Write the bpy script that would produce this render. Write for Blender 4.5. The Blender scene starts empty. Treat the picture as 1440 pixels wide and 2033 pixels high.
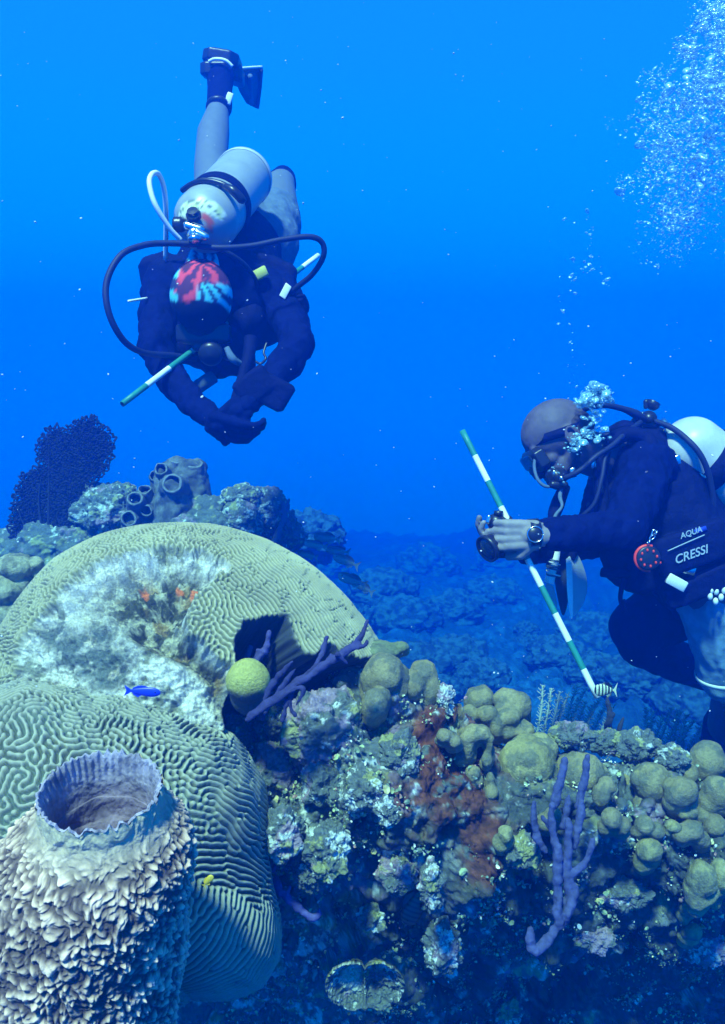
import bpy, math, random
import numpy as np
from mathutils import Vector, Matrix
R = math.radians
rng = np.random.default_rng(7)
sc = bpy.context.scene
C = sc.collection

# ------------------------------------------------------------------ camera
FPX = 1760.0
PITCH = R(8)
CAMZ = 1.7
cam = bpy.data.cameras.new('camera')
cam.sensor_fit = 'VERTICAL'; cam.sensor_height = 24.0; cam.lens = FPX / 2033 * 24.0
cam.clip_start = 0.02; cam.clip_end = 500
co = bpy.data.objects.new('camera', cam); C.objects.link(co)
co.location = (0, 0, CAMZ); co.rotation_euler = (R(90) - PITCH, 0, 0)
sc.camera = co

# ------------------------------------------------------------------ light, world, exposure
sc.view_settings.view_transform = 'Standard'
sc.view_settings.look = 'None'; sc.view_settings.gamma = 1
sc.view_settings.exposure = 1.1
sc.cycles.use_denoising = True
sc.cycles.max_bounces = 6; sc.cycles.diffuse_bounces = 2; sc.cycles.glossy_bounces = 2
sc.cycles.transmission_bounces = 2; sc.cycles.transparent_max_bounces = 12; sc.cycles.volume_bounces = 3
sc.cycles.sample_clamp_indirect = 4.0
sc.cycles.caustics_reflective = False; sc.cycles.caustics_refractive = False
w = bpy.data.worlds.new('World'); sc.world = w; w.use_nodes = True
nt = w.node_tree; nt.nodes.clear()
wo = nt.nodes.new('ShaderNodeOutputWorld'); bg = nt.nodes.new('ShaderNodeBackground')
tc = nt.nodes.new('ShaderNodeTexCoord'); sp = nt.nodes.new('ShaderNodeSeparateXYZ')
mp = nt.nodes.new('ShaderNodeMapRange'); cr = nt.nodes.new('ShaderNodeValToRGB')
mp.inputs['From Min'].default_value = -1; mp.inputs['From Max'].default_value = 1
nt.links.new(tc.outputs['Generated'], sp.inputs[0]); nt.links.new(sp.outputs['Z'], mp.inputs['Value'])
nt.links.new(mp.outputs[0], cr.inputs[0]); nt.links.new(cr.outputs[0], bg.inputs['Color']); nt.links.new(bg.outputs[0], wo.inputs[0])
el = cr.color_ramp.elements
WORLD = [(0.0, (0.0, 0.003, 0.02)), (0.22, (0.0, 0.006, 0.06)), (0.32, (0.0, 0.14, 1.0)), (0.39, (0.0, 0.50, 2.2)), (0.435, (0.0, 0.95, 3.2)), (0.485, (0.005, 1.25, 4.7)), (0.55, (0.01, 1.28, 5.6)), (0.66, (0.05, 0.86, 3.4)), (0.85, (0.05, 0.4, 1.0)), (1.0, (0.25, 0.8, 1.0))]
el[0].position, el[1].position = 0.0, 1.0
el[0].color = (*WORLD[0][1], 1); el[1].color = (*WORLD[-1][1], 1)
for p_, c_ in WORLD[1:-1]:
    e_ = el.new(p_); e_.color = (*c_, 1)
bg.inputs['Strength'].default_value = 0.22
sun = bpy.data.lights.new('sun', 'SUN'); sun.energy = 5.0; sun.angle = R(6.0); sun.color = (1.0, 0.86, 0.80)
so = bpy.data.objects.new('sun', sun); C.objects.link(so)
SUN_EL, SUN_AZ = R(57), R(201)          # azimuth the light comes FROM, clockwise from +Y
sd = Vector((math.cos(SUN_EL) * math.sin(SUN_AZ), math.cos(SUN_EL) * math.cos(SUN_AZ), math.sin(SUN_EL)))
so.rotation_euler = sd.to_track_quat('Z', 'Y').to_euler(); so.location = (0, 0, 20)

HAZE_DENSITY = 0.128
HAZE_COLOR = (0.0, 0.19, 0.95)
# ------------------------------------------------------------------ helpers
def P(px, py, d):
    """a point of the place seen at (px, py) of the 1440x2033 photo, d metres ahead"""
    x = (px - 720) / FPX * d; y = (1016.5 - py) / FPX * d
    s, c = math.sin(PITCH), math.cos(PITCH)
    return np.array((x, d * c + y * s, CAMZ - d * s + y * c))

def proj(V):
    """world points -> photo pixels and distance ahead (used once, to lay out which part of a coral is alive)"""
    V = np.asarray(V, float); s, c = math.sin(PITCH), math.cos(PITCH)
    z = V[:, 2] - CAMZ; d = V[:, 1] * c - z * s; y = V[:, 1] * s + z * c
    d = np.maximum(d, 0.05)
    return 720 + V[:, 0] / d * FPX, 1016.5 - y / d * FPX, d

def pts(*a): return [P(*q) for q in a]

_perm = np.random.default_rng(11).permutation(256).astype(np.int32); _perm = np.concatenate([_perm, _perm, _perm])
_g3 = np.array([[1,1,0],[-1,1,0],[1,-1,0],[-1,-1,0],[1,0,1],[-1,0,1],[1,0,-1],[-1,0,-1],[0,1,1],[0,-1,1],[0,1,-1],[0,-1,-1],[1,1,0],[0,-1,1],[-1,1,0],[0,-1,-1]], np.float32)
def perlin(X, seed=0):
    X = np.asarray(X, np.float32) + np.float32(seed * 17.31 + 100.7)
    i = np.floor(X).astype(np.int32); f = X - i; i &= 255
    u = f * f * f * (f * (f * 6 - 15) + 10)
    out = 0
    for dx in (0, 1):
        wx = u[:, 0] if dx else 1 - u[:, 0]
        a = _perm[i[:, 0] + dx]
        for dy in (0, 1):
            wy = u[:, 1] if dy else 1 - u[:, 1]
            b = _perm[a + i[:, 1] + dy]
            for dz in (0, 1):
                wz = u[:, 2] if dz else 1 - u[:, 2]
                g = _g3[_perm[b + i[:, 2] + dz] & 15]
                out = out + wx * wy * wz * (g[:, 0] * (f[:, 0] - dx) + g[:, 1] * (f[:, 1] - dy) + g[:, 2] * (f[:, 2] - dz))
    return out
def fbm(X, freq, octv=4, seed=0, gain=0.5):
    o, a = 0, 1.0
    for k in range(octv):
        o = o + a * perlin(np.asarray(X) * freq * (2.03 ** k), seed + k); a *= gain
    return o
def ridged(X, freq, octv=3, seed=0, gain=0.5):
    o, a = 0, 1.0
    for k in range(octv):
        o = o + a * (1 - np.abs(perlin(np.asarray(X) * freq * (2.03 ** k), seed + k)) * 2.2); a *= gain
    return o
def worley(X, freq, seed=0):
    """distance to the nearest of scattered cell points (0 at a point)"""
    X = np.asarray(X, np.float32) * freq + seed * 7.7 + 50
    i = np.floor(X).astype(np.int32); best = np.full(len(X), 9.0, np.float32)
    for dx in (-1, 0, 1):
        for dy in (-1, 0, 1):
            for dz in (-1, 0, 1):
                c = i + (dx, dy, dz); h = _perm[_perm[_perm[c[:, 0] & 255] + (c[:, 1] & 255)] + (c[:, 2] & 255)]
                q = c + np.stack([h / 256, _perm[h + 7] / 256, _perm[h + 19] / 256], 1).astype(np.float32)
                best = np.minimum(best, ((X - q) ** 2).sum(1))
    return np.sqrt(best)
def sstep(a, b, x):
    t = np.clip((x - a) / (b - a), 0, 1); return t * t * (3 - 2 * t)
def lerp(a, b, t):
    t = np.asarray(t)[:, None]; return np.asarray(a) * (1 - t) + np.asarray(b) * t

def poly_sd(px, py, poly):
    """signed distance to a polygon, positive inside"""
    d2 = np.full(px.shape, 1e12); ins = np.zeros(px.shape, bool); n = len(poly)
    for k in range(n):
        x0, y0 = poly[k]; x1, y1 = poly[(k + 1) % n]
        ex, ey = x1 - x0, y1 - y0
        t = np.clip(((px - x0) * ex + (py - y0) * ey) / (ex * ex + ey * ey + 1e-9), 0, 1)
        d2 = np.minimum(d2, (px - x0 - t * ex) ** 2 + (py - y0 - t * ey) ** 2)
        if y0 != y1:
            ins ^= ((y0 > py) != (y1 > py)) & (px < ex * (py - y0) / ey + x0)
    return np.where(ins, 1, -1) * np.sqrt(d2)

# ------------------------------------------------------------------ objects
def props(o, label=None, cat=None, group=None, kind=None):
    if label: o['label'] = label
    if cat: o['category'] = cat
    if group: o['group'] = group
    if kind: o['kind'] = kind
    return o
def thing(name, loc, label, cat, group=None):
    o = bpy.data.objects.new(name, None); C.objects.link(o); o.empty_display_size = 0.05
    o.location = Vector(loc); return props(o, label, cat, group)
def mesh_data(name, V, F, smooth=True):
    me = bpy.data.meshes.new(name); V = np.asarray(V, np.float32)
    if isinstance(F, np.ndarray):
        n, k = F.shape
        me.vertices.add(len(V)); me.vertices.foreach_set('co', V.ravel())
        me.loops.add(n * k); me.loops.foreach_set('vertex_index', F.ravel().astype(np.int32))
        me.polygons.add(n); me.polygons.foreach_set('loop_start', np.arange(0, n * k, k, dtype=np.int32))
        me.polygons.foreach_set('use_smooth', np.full(n, smooth)); me.update(calc_edges=True)
    else:
        me.from_pydata([tuple(map(float, v)) for v in V], [], F)
        me.polygons.foreach_set('use_smooth', np.full(len(me.polygons), smooth)); me.update()
    return me
def origin_of(par):
    v = np.zeros(3)
    while par is not None: v = v + np.array(par.location); par = par.parent
    return v
def mk(name, V, F, mat, parent=None, col=None, smooth=True, **pr):
    V = np.asarray(V, float)
    if parent is None: org = np.array([(V[:, 0].min() + V[:, 0].max()) / 2, (V[:, 1].min() + V[:, 1].max()) / 2, V[:, 2].min()])
    else: org = origin_of(parent)
    me = mesh_data(name, V - org, F, smooth)
    if col is not None:
        at = me.color_attributes.new('Col', 'FLOAT_COLOR', 'POINT')
        c = np.ones((len(V), 4), np.float32); c[:, :3] = np.clip(np.broadcast_to(np.asarray(col), (len(V), 3)), 0, 1); at.data.foreach_set('color', c.ravel())
    me.materials.append(mat)
    o = bpy.data.objects.new(name, me); C.objects.link(o)
    if parent is None: o.location = org
    else: o.parent = parent
    return props(o, **pr)
def join(*ms):
    Vs, Fs, b = [], [], 0
    for V, F in ms:
        Vs.append(np.asarray(V, float)); Fs.append(np.asarray(F) + b); b += len(V)
    return np.concatenate(Vs), np.concatenate(Fs)
def grid_faces(n, m, wrap=False):
    i = np.arange(n - 1)[:, None]; j = np.arange(m if wrap else m - 1)[None, :]; j2 = (j + 1) % m
    return np.stack([i * m + j, i * m + j2, (i + 1) * m + j2, (i + 1) * m + j], -1).reshape(-1, 4)
def basis(ax):
    ax = np.asarray(ax, float); ax = ax / np.linalg.norm(ax)
    t = np.array((0, 0, 1.0)) if abs(ax[2]) < .9 else np.array((1.0, 0, 0))
    u = np.cross(t, ax); u /= np.linalg.norm(u); return u, np.cross(ax, u), ax
def revolve(p0, axis, prof, n=32, cap=True, right=None):
    """prof: list of (distance along the axis, radius)"""
    u, v, a = basis(axis)
    if right is not None:
        u = np.asarray(right, float); u = u - a * (u @ a); u /= np.linalg.norm(u); v = np.cross(a, u)
    th = np.arange(n) / n * 2 * math.pi; V = []
    for s, r in prof: V.append(np.asarray(p0) + a * s + np.cos(th)[:, None] * u * r + np.sin(th)[:, None] * v * r)
    return np.concatenate(V), grid_faces(len(prof), n, True)
def capsule(p0, p1, r0, r1, n=24):
    p0, p1 = np.asarray(p0, float), np.asarray(p1, float); L = np.linalg.norm(p1 - p0)
    if L < 1e-6: p1 = p0 + (0, 0, 1e-4); L = 1e-4
    k = 7; prof = [(-r0 * math.cos(t), max(r0 * math.sin(t), 1e-5)) for t in np.linspace(0, math.pi / 2, k)]
    prof += [(L * t, r0 + (r1 - r0) * t) for t in (.25, .5, .75)]
    prof += [(L + r1 * math.sin(t), max(r1 * math.cos(t), 1e-5)) for t in np.linspace(0, math.pi / 2, k)]
    return revolve(p0, p1 - p0, prof, n)
def ball(c, r, n=24, ax=(0, 0, 1), right=None):
    """ellipsoid; r = (along right, along the third axis, along ax) or a number"""
    r = (r, r, r) if np.isscalar(r) else r
    prof = [(-math.cos(t), max(math.sin(t), 1e-4)) for t in np.linspace(0, math.pi, n // 2 + 1)]
    u, v, a = basis(ax)
    if right is not None:
        u = np.asarray(right, float); u = u - a * (u @ a); u /= np.linalg.norm(u); v = np.cross(a, u)
    V, F = revolve((0, 0, 0), (0, 0, 1), prof, n, right=(1, 0, 0))
    return np.asarray(c) + V[:, :1] * u * r[0] + V[:, 1:2] * v * r[1] + V[:, 2:] * a * r[2], F
def chain(pr, n=20):
    """capsules along [(point, radius), ...]"""
    return [capsule(pr[k][0], pr[k + 1][0], pr[k][1], pr[k + 1][1], n) for k in range(len(pr) - 1)]
def cubic(p, m):
    """Catmull-Rom through the rows of p, m samples"""
    p = np.asarray(p, float); n = len(p); t = np.linspace(0, n - 1, m); i = np.minimum(t.astype(int), n - 2); f = (t - i).reshape(-1, *([1] * (p.ndim - 1)))
    q = np.concatenate([2 * p[:1] - p[1:2], p, 2 * p[-1:] - p[-2:-1]])
    a, b, c, d = q[i], q[i + 1], q[i + 2], q[i + 3]
    return .5 * (2 * b + (c - a) * f + (2 * a - 5 * b + 4 * c - d) * f ** 2 + (3 * b - a - 3 * c + d) * f ** 3)
def tube(path, r, m=None, n=10, ends=True):
    path = cubic(path, m or max(8, 6 * len(path))); m = len(path)
    rr = np.interp(np.linspace(0, 1, m), np.linspace(0, 1, len(r)), r) if not np.isscalar(r) else np.full(m, r)
    T = np.gradient(path, axis=0); T /= np.linalg.norm(T, axis=1)[:, None] + 1e-9
    u = basis(T[0])[0]; V = []; th = np.arange(n) / n * 2 * math.pi
    for k in range(m):
        u = u - T[k] * (u @ T[k]); u /= np.linalg.norm(u); v = np.cross(T[k], u)
        V.append(path[k] + rr[k] * (np.cos(th)[:, None] * u + np.sin(th)[:, None] * v))
    if ends: V = [path[0] + (V[0] - path[0]) * .02] + V + [path[-1] + (V[-1] - path[-1]) * .02]
    return np.concatenate(V), grid_faces(len(V), n, True)
def box(c, x, y, z, bev=0.0):
    """box at c with half-size vectors x, y, z; corners chamfered by bev (a share)"""
    c, x, y, z = [np.asarray(q, float) for q in (c, x, y, z)]
    if bev <= 0:
        V = [c + a * x + b * y + d * z for d in (-1, 1) for b in (-1, 1) for a in (-1, 1)]
        return np.array(V), np.array([(0, 2, 3, 1), (4, 5, 7, 6), (0, 1, 5, 4), (2, 6, 7, 3), (0, 4, 6, 2), (1, 3, 7, 5)])
    k = 1 - bev; V = []; ring = [(-k, -1), (k, -1), (1, -k), (1, k), (k, 1), (-k, 1), (-1, k), (-1, -k)]
    for h, s in ((-1, .02), (-1, k), (-k, 1), (k, 1), (1, k), (1, .02)):
        V += [c + a * s * x + b * s * y + h * z for a, b in ring]
    return np.array(V), grid_faces(6, 8, True)
def fuse(parts, voxel, smooth=2, fac=.5, project=None):
    """one continuous skin over overlapping closed shapes -> (V, F, N)"""
    V, F = join(*parts); me = mesh_data('tmp', V, F)
    o = bpy.data.objects.new('tmp', me); C.objects.link(o)
    m = o.modifiers.new('r', 'REMESH'); m.mode = 'VOXEL'; m.voxel_size = voxel; m.adaptivity = 0
    if smooth:
        s = o.modifiers.new('s', 'SMOOTH'); s.iterations = smooth; s.factor = fac
    bpy.context.view_layer.update()
    ev = o.evaluated_get(bpy.context.evaluated_depsgraph_get()); e = ev.to_mesh()
    V = np.empty(len(e.vertices) * 3, np.float32); e.vertices.foreach_get('co', V)
    N = np.empty(len(e.vertices) * 3, np.float32); e.vertices.foreach_get('normal', N)
    F = np.empty(len(e.loops), np.int32); e.loops.foreach_get('vertex_index', F)
    ev.to_mesh_clear(); bpy.data.objects.remove(o); bpy.data.meshes.remove(me)
    return V.reshape(-1, 3).astype(float), F.reshape(-1, 4), N.reshape(-1, 3).astype(float)
def normals(V, F):
    a = V[F[:, 2]] - V[F[:, 0]]; b = V[F[:, 3]] - V[F[:, 1]]; n = np.cross(a, b); N = np.zeros_like(V)
    for k in range(4):
        for j in range(3): N[:, j] += np.bincount(F[:, k], n[:, j], len(V))
    return N / (np.linalg.norm(N, axis=1)[:, None] + 1e-12)
def cube_sphere(n):
    """even quads on the unit sphere"""
    t = np.tan(np.linspace(-1, 1, n) * math.pi / 4); a, b = np.meshgrid(t, t, indexing='ij'); o = np.ones_like(a); V, F = [], []
    for k, s in enumerate([(o, a, b), (-o, b, a), (b, o, a), (a, -o, b), (a, b, o), (b, a, -o)]):
        V.append(np.stack(s, -1).reshape(-1, 3)); F.append(grid_faces(n, n) + k * n * n)
    V = np.concatenate(V); V /= np.linalg.norm(V, axis=1)[:, None]
    return V, np.concatenate(F)

# ------------------------------------------------------------------ materials
def mat(name, color=(.5, .5, .5), rough=.7, spec=.3, vcol=False, noise=0., nscale=30., bump=0., bscale=80., metal=0., bdist=.004, alpha=1., emit=None, dark=None):
    m = bpy.data.materials.new(name); m.use_nodes = True; t = m.node_tree; b = t.nodes['Principled BSDF']; L = t.links.new
    b.inputs['Roughness'].default_value = rough; b.inputs['Specular IOR Level'].default_value = spec; b.inputs['Metallic'].default_value = metal
    tcn = t.nodes.new('ShaderNodeTexCoord'); src = None
    if vcol:
        a = t.nodes.new('ShaderNodeAttribute'); a.attribute_name = 'Col'; src = a.outputs['Color']
    else:
        a = t.nodes.new('ShaderNodeRGB'); a.outputs[0].default_value = (*color, 1); src = a.outputs[0]
    if noise > 0:
        n = t.nodes.new('ShaderNodeTexNoise'); n.inputs['Scale'].default_value = nscale; n.inputs['Detail'].default_value = 6; n.inputs['Roughness'].default_value = .7
        L(tcn.outputs['Object'], n.inputs['Vector'])
        r = t.nodes.new('ShaderNodeMapRange'); r.inputs['From Min'].default_value = .3; r.inputs['From Max'].default_value = .7
        r.inputs['To Min'].default_value = 1 - noise; r.inputs['To Max'].default_value = 1 + noise; L(n.outputs['Fac'], r.inputs['Value'])
        x = t.nodes.new('ShaderNodeVectorMath'); x.operation = 'SCALE'; L(src, x.inputs[0]); L(r.outputs[0], x.inputs['Scale']); src = x.outputs[0]
    L(src, b.inputs['Base Color'])
    if bump > 0:
        n = t.nodes.new('ShaderNodeTexNoise'); n.inputs['Scale'].default_value = bscale; n.inputs['Detail'].default_value = 5; n.inputs['Roughness'].default_value = .65
        L(tcn.outputs['Object'], n.inputs['Vector']); bm = t.nodes.new('ShaderNodeBump'); bm.inputs['Strength'].default_value = bump; bm.inputs['Distance'].default_value = bdist
        L(n.outputs['Fac'], bm.inputs['Height']); L(bm.outputs[0], b.inputs['Normal'])
    return m
# ------------------------------------------------------------------ the setting
M_seabed = mat('seabed_rubble', vcol=True, rough=.95, spec=.1, noise=.35, nscale=18, bump=1., bscale=14, bdist=.05)
M_reef = mat('reef_crust', vcol=True, rough=.9, spec=.15, noise=.3, nscale=90, bump=.8, bscale=160, bdist=.004)

def crust_colour(X, seed=0, scale=1.0, white=.35, olive=.3, pink=.3, rust=0.):
    """mottled living crust: pale sand, pink coralline, olive turf, near-black holes"""
    a = fbm(X, 14 * scale, 5, seed, .6); b = fbm(X, 9 * scale, 4, seed + 9, .6); c = fbm(X, 30 * scale, 4, seed + 21, .65); e = fbm(X, 6 * scale, 3, seed + 31)
    col = np.broadcast_to(np.array((.11, .13, .12)), (len(X), 3)).copy()
    col = lerp(col, (.26, .20, .25), sstep(.55 - pink, .8 - pink, b))
    col = lerp(col, (.30, .31, .12), sstep(.62 - olive, .8 - olive, a) * .8)
    col = lerp(col, (.47, .51, .47), sstep(.72 - white, .95 - white, c + .3 * e))
    if rust > 0: col = lerp(col, (.42, .10, .045), sstep(.6 - rust, .9 - rust, fbm(X, 20 * scale, 4, seed + 44)))
    return col * (1 + .35 * fbm(X, 120 * scale, 2, seed + 50))[:, None]

# far seabed, out to where the water swallows it
def seabed_z(x, y):
    X = np.stack([x, y, 0 * x], -1)
    z = -.42 + .20 * fbm(X, .45, 4, 3) + .14 * np.maximum(0, fbm(X, 1.3, 4, 8, .6)) + .05 * fbm(X, 6, 3, 12, .6) + .12 * fbm(X, 3.0, 3, 4, .6) + .05 * np.maximum(0, .5 - worley(X, 9, 5)) + .025 * fbm(X, 16, 2, 9)
    return z - .115 * np.maximum(0, np.hypot(x, y) - 6.0)      # the reef falls away into deeper water
def build_seabed():
    n, m = 620, 560
    r = 1.2 * (26 / 1.2) ** (np.linspace(0, 1, n) ** 1.0); th = np.linspace(R(-75), R(75), m)
    rr, tt = np.meshgrid(r, th, indexing='ij'); x = (rr * np.sin(tt)).ravel(); y = (rr * np.cos(tt)).ravel(); z = seabed_z(x, y)
    V = np.stack([x, y, z], -1); X = V * (1, 1, 1)
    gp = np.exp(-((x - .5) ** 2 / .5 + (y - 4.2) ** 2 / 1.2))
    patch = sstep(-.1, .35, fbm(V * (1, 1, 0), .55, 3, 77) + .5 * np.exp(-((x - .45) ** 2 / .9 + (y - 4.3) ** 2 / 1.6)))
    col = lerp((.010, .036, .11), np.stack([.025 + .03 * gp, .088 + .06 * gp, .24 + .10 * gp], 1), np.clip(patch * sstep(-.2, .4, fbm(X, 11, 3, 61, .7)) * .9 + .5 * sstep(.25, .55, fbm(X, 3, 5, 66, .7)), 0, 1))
    col = np.array(col) * (1.2, 1.5, 1.35)  # blue of the distant water haze painted into the bottom's own colour
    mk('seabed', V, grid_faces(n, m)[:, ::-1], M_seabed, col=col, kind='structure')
build_seabed()

# the ridge of reef rock that runs from under the big corals to the right edge
RC = [-500, 150, 430, 600, 750, 880, 1000, 1150, 1300, 1450, 1800, 2100]
RCY = [1560, 1560, 1480, 1365, 1335, 1420, 1500, 1520, 1525, 1545, 1590, 1600]
RCD = [1.95, 1.95, 1.86, 1.80, 1.76, 1.74, 1.74, 1.78, 1.84, 1.90, 2.05, 2.2]
def ridge_ctrl():
    rows = []
    for k, x in enumerate(RC):
        cy, cd = RCY[k], RCD[k]
        low = cd + (.00 if x < 700 else .12)
        c = [P(x, cy + 90, cd + .62), P(x, cy + 30, cd + .38), P(x, cy + 4, cd + .16), P(x, cy, cd), P(x, cy + 70, cd - .12), P(x, cy + 190, cd - (.21 if x < 900 else .13)),
             P(x, cy + 330, cd - (.19 if x < 900 else -.03)), P(x, 1900, low - (.10 if x < 900 else -.10)), P(x, 2030, low + (.10 if x < 900 else .22)), P(x, 2200, low + .22), P(x, 2600, low + .25)]
        rows.append(c)
    return np.array(rows)          # column, row, xyz
def build_ridge():
    G = ridge_ctrl(); n, m = 900, 720
    G = cubic(G, n); G = np.swapaxes(cubic(np.swapaxes(G, 0, 1), m), 0, 1); V = G.reshape(-1, 3); F = grid_faces(n, m)
    N = normals(V, F)
    if (N[:, 1].mean() > 0): N = -N; F = F[:, ::-1]
    # boulders and hollows first, then crust on the shape they make
    big = fbm(V, 5, 3, 101); lump = .55 - worley(V + .02 * fbm(V, 9, 2, 5)[:, None], 10, 3); holes = sstep(.12, .45, fbm(V, 7, 3, 131))
    W = V + N * (.045 * big + .055 * np.maximum(lump, -.15) + .018 * fbm(V, 14, 2, 104) - .055 * holes)[:, None]
    N2 = normals(W, F); N2 = np.where((N2 * N).sum(1)[:, None] < 0, -N2, N2)
    l2 = .5 - worley(W, 30, 4); W = W + N2 * (.020 * np.maximum(l2, -.2) + .006 * fbm(W, 28, 3, 7, .6))[:, None]
    N3 = normals(W, F); N3 = np.where((N3 * N2).sum(1)[:, None] < 0, -N3, N3)
    W = W + N3 * (.0035 * fbm(W, 85, 3, 17, .6) + .004 * np.maximum(0, .45 - worley(W, 90, 6)))[:, None]
    V0, V = V, W
    px, py, dd = proj(V0)
    right = sstep(650, 800, px)
    col = crust_colour(V, 1, 1.0, white=.40, olive=.34, pink=.30)
    rust = sstep(-60, 40, poly_sd(px, py, [(840, 1430), (930, 1440), (1000, 1560), (1020, 1690), (940, 1730), (840, 1670), (790, 1560)]) + 60 * fbm(V, 14, 4, 140, .6))
    col = lerp(col, (.12, .040, .020) * (1 + 1.2 * fbm(V, 60, 3, 141))[:, None], rust * sstep(-.5, -.15, fbm(V, 30, 3, 150)))
    turf = right * sstep(1480, 1620, py)  # marks where the lower right face gets painted shade
    col = lerp(col, (.045, .055, .05), .8 * turf * sstep(-.30, .05, fbm(V, 9, 3, 160) + .2) * (1 - rust * .8))   # darker albedo paints in the shade of the undercut face
    mk('reef_rock', W, F, M_reef, col=col, kind='structure')
    return W, N, F
RIDGE, RIDGE_N, RIDGE_F = build_ridge()

# ------------------------------------------------------------------ brain corals
M_brain = mat('brain_coral_skin', vcol=True, rough=.75, spec=.2, noise=.14, nscale=220, bump=.25, bscale=500, bdist=.001)
M_crust = mat('dead_coral_crust', vcol=True, rough=.95, spec=.1, noise=.45, nscale=230, bump=.9, bscale=260, bdist=.005)

def labyrinth(n, lam, seed, aniso=None, it=9):
    """winding ridges and valleys grown on an n x n sheet, lam cells from ridge to ridge"""
    g = np.random.default_rng(seed); k = np.fft.fftfreq(n); kx, ky = np.meshgrid(k, k, indexing='ij'); kr = np.hypot(kx, ky); k0 = 1 / lam
    G = np.exp(-((kr - k0) / (.26 * k0)) ** 2); Gs = []
    if aniso is not None:
        for ang, wgt in aniso:
            c = np.abs(kx * math.cos(ang) + ky * math.sin(ang)) / (kr + 1e-9); Gs.append((G * np.exp(-((1 - c) / .10) ** 2), wgt))
    u = g.standard_normal((n, n))
    for _ in range(it):
        u = np.tanh(2.2 * u / (u.std() + 1e-9)); f = np.fft.fft2(u); a = np.fft.ifft2(f * G).real; a /= a.std() + 1e-9; o = a
        for q, wgt in Gs:
            b = np.fft.ifft2(f * q).real; b /= b.std() + 1e-9; o = o * (1 - wgt) + b * wgt
        u = o
    return u / u.std()

def coral_dome(c, Rm, n, view, span=1.9):
    """equal-area sheet wrapped round a ball, its middle facing `view`; returns unit directions, grid coords, faces"""
    u, v, a = basis(view); g = np.linspace(-span, span, n); A, B = np.meshgrid(g, g, indexing='ij'); r = np.hypot(A, B)
    th = 2 * np.arcsin(np.clip(r / 2, 0, .9999)); s = np.sin(th) / np.maximum(r, 1e-6)
    right = np.array((1.0, 0, 0)); right -= a * (right @ a); right /= np.linalg.norm(right); up = np.cross(right, -a); up = up if up[2] > 0 else -up
    D = (A * s)[..., None] * right + (B * s)[..., None] * up + np.cos(th)[..., None] * a
    F = grid_faces(n, n); keep = (r.ravel()[F].max(1) < span); F = F[keep]
    return D.reshape(-1, 3), A.ravel(), B.ravel(), F, th.ravel()
def compact(V, F, *att):
    used = np.zeros(len(V), bool); used[F] = True; idx = np.cumsum(used) - 1
    return (V[used], idx[F].astype(np.int32)) + tuple(a[used] for a in att)
def outline(phi, tab):
    t = sorted(tab); a = [t[-1][0] - 360] + [q[0] for q in t] + [t[0][0] + 360]; r = [t[-1][1]] + [q[1] for q in t] + [t[0][1]]
    return np.interp(phi, a, r)

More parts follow.
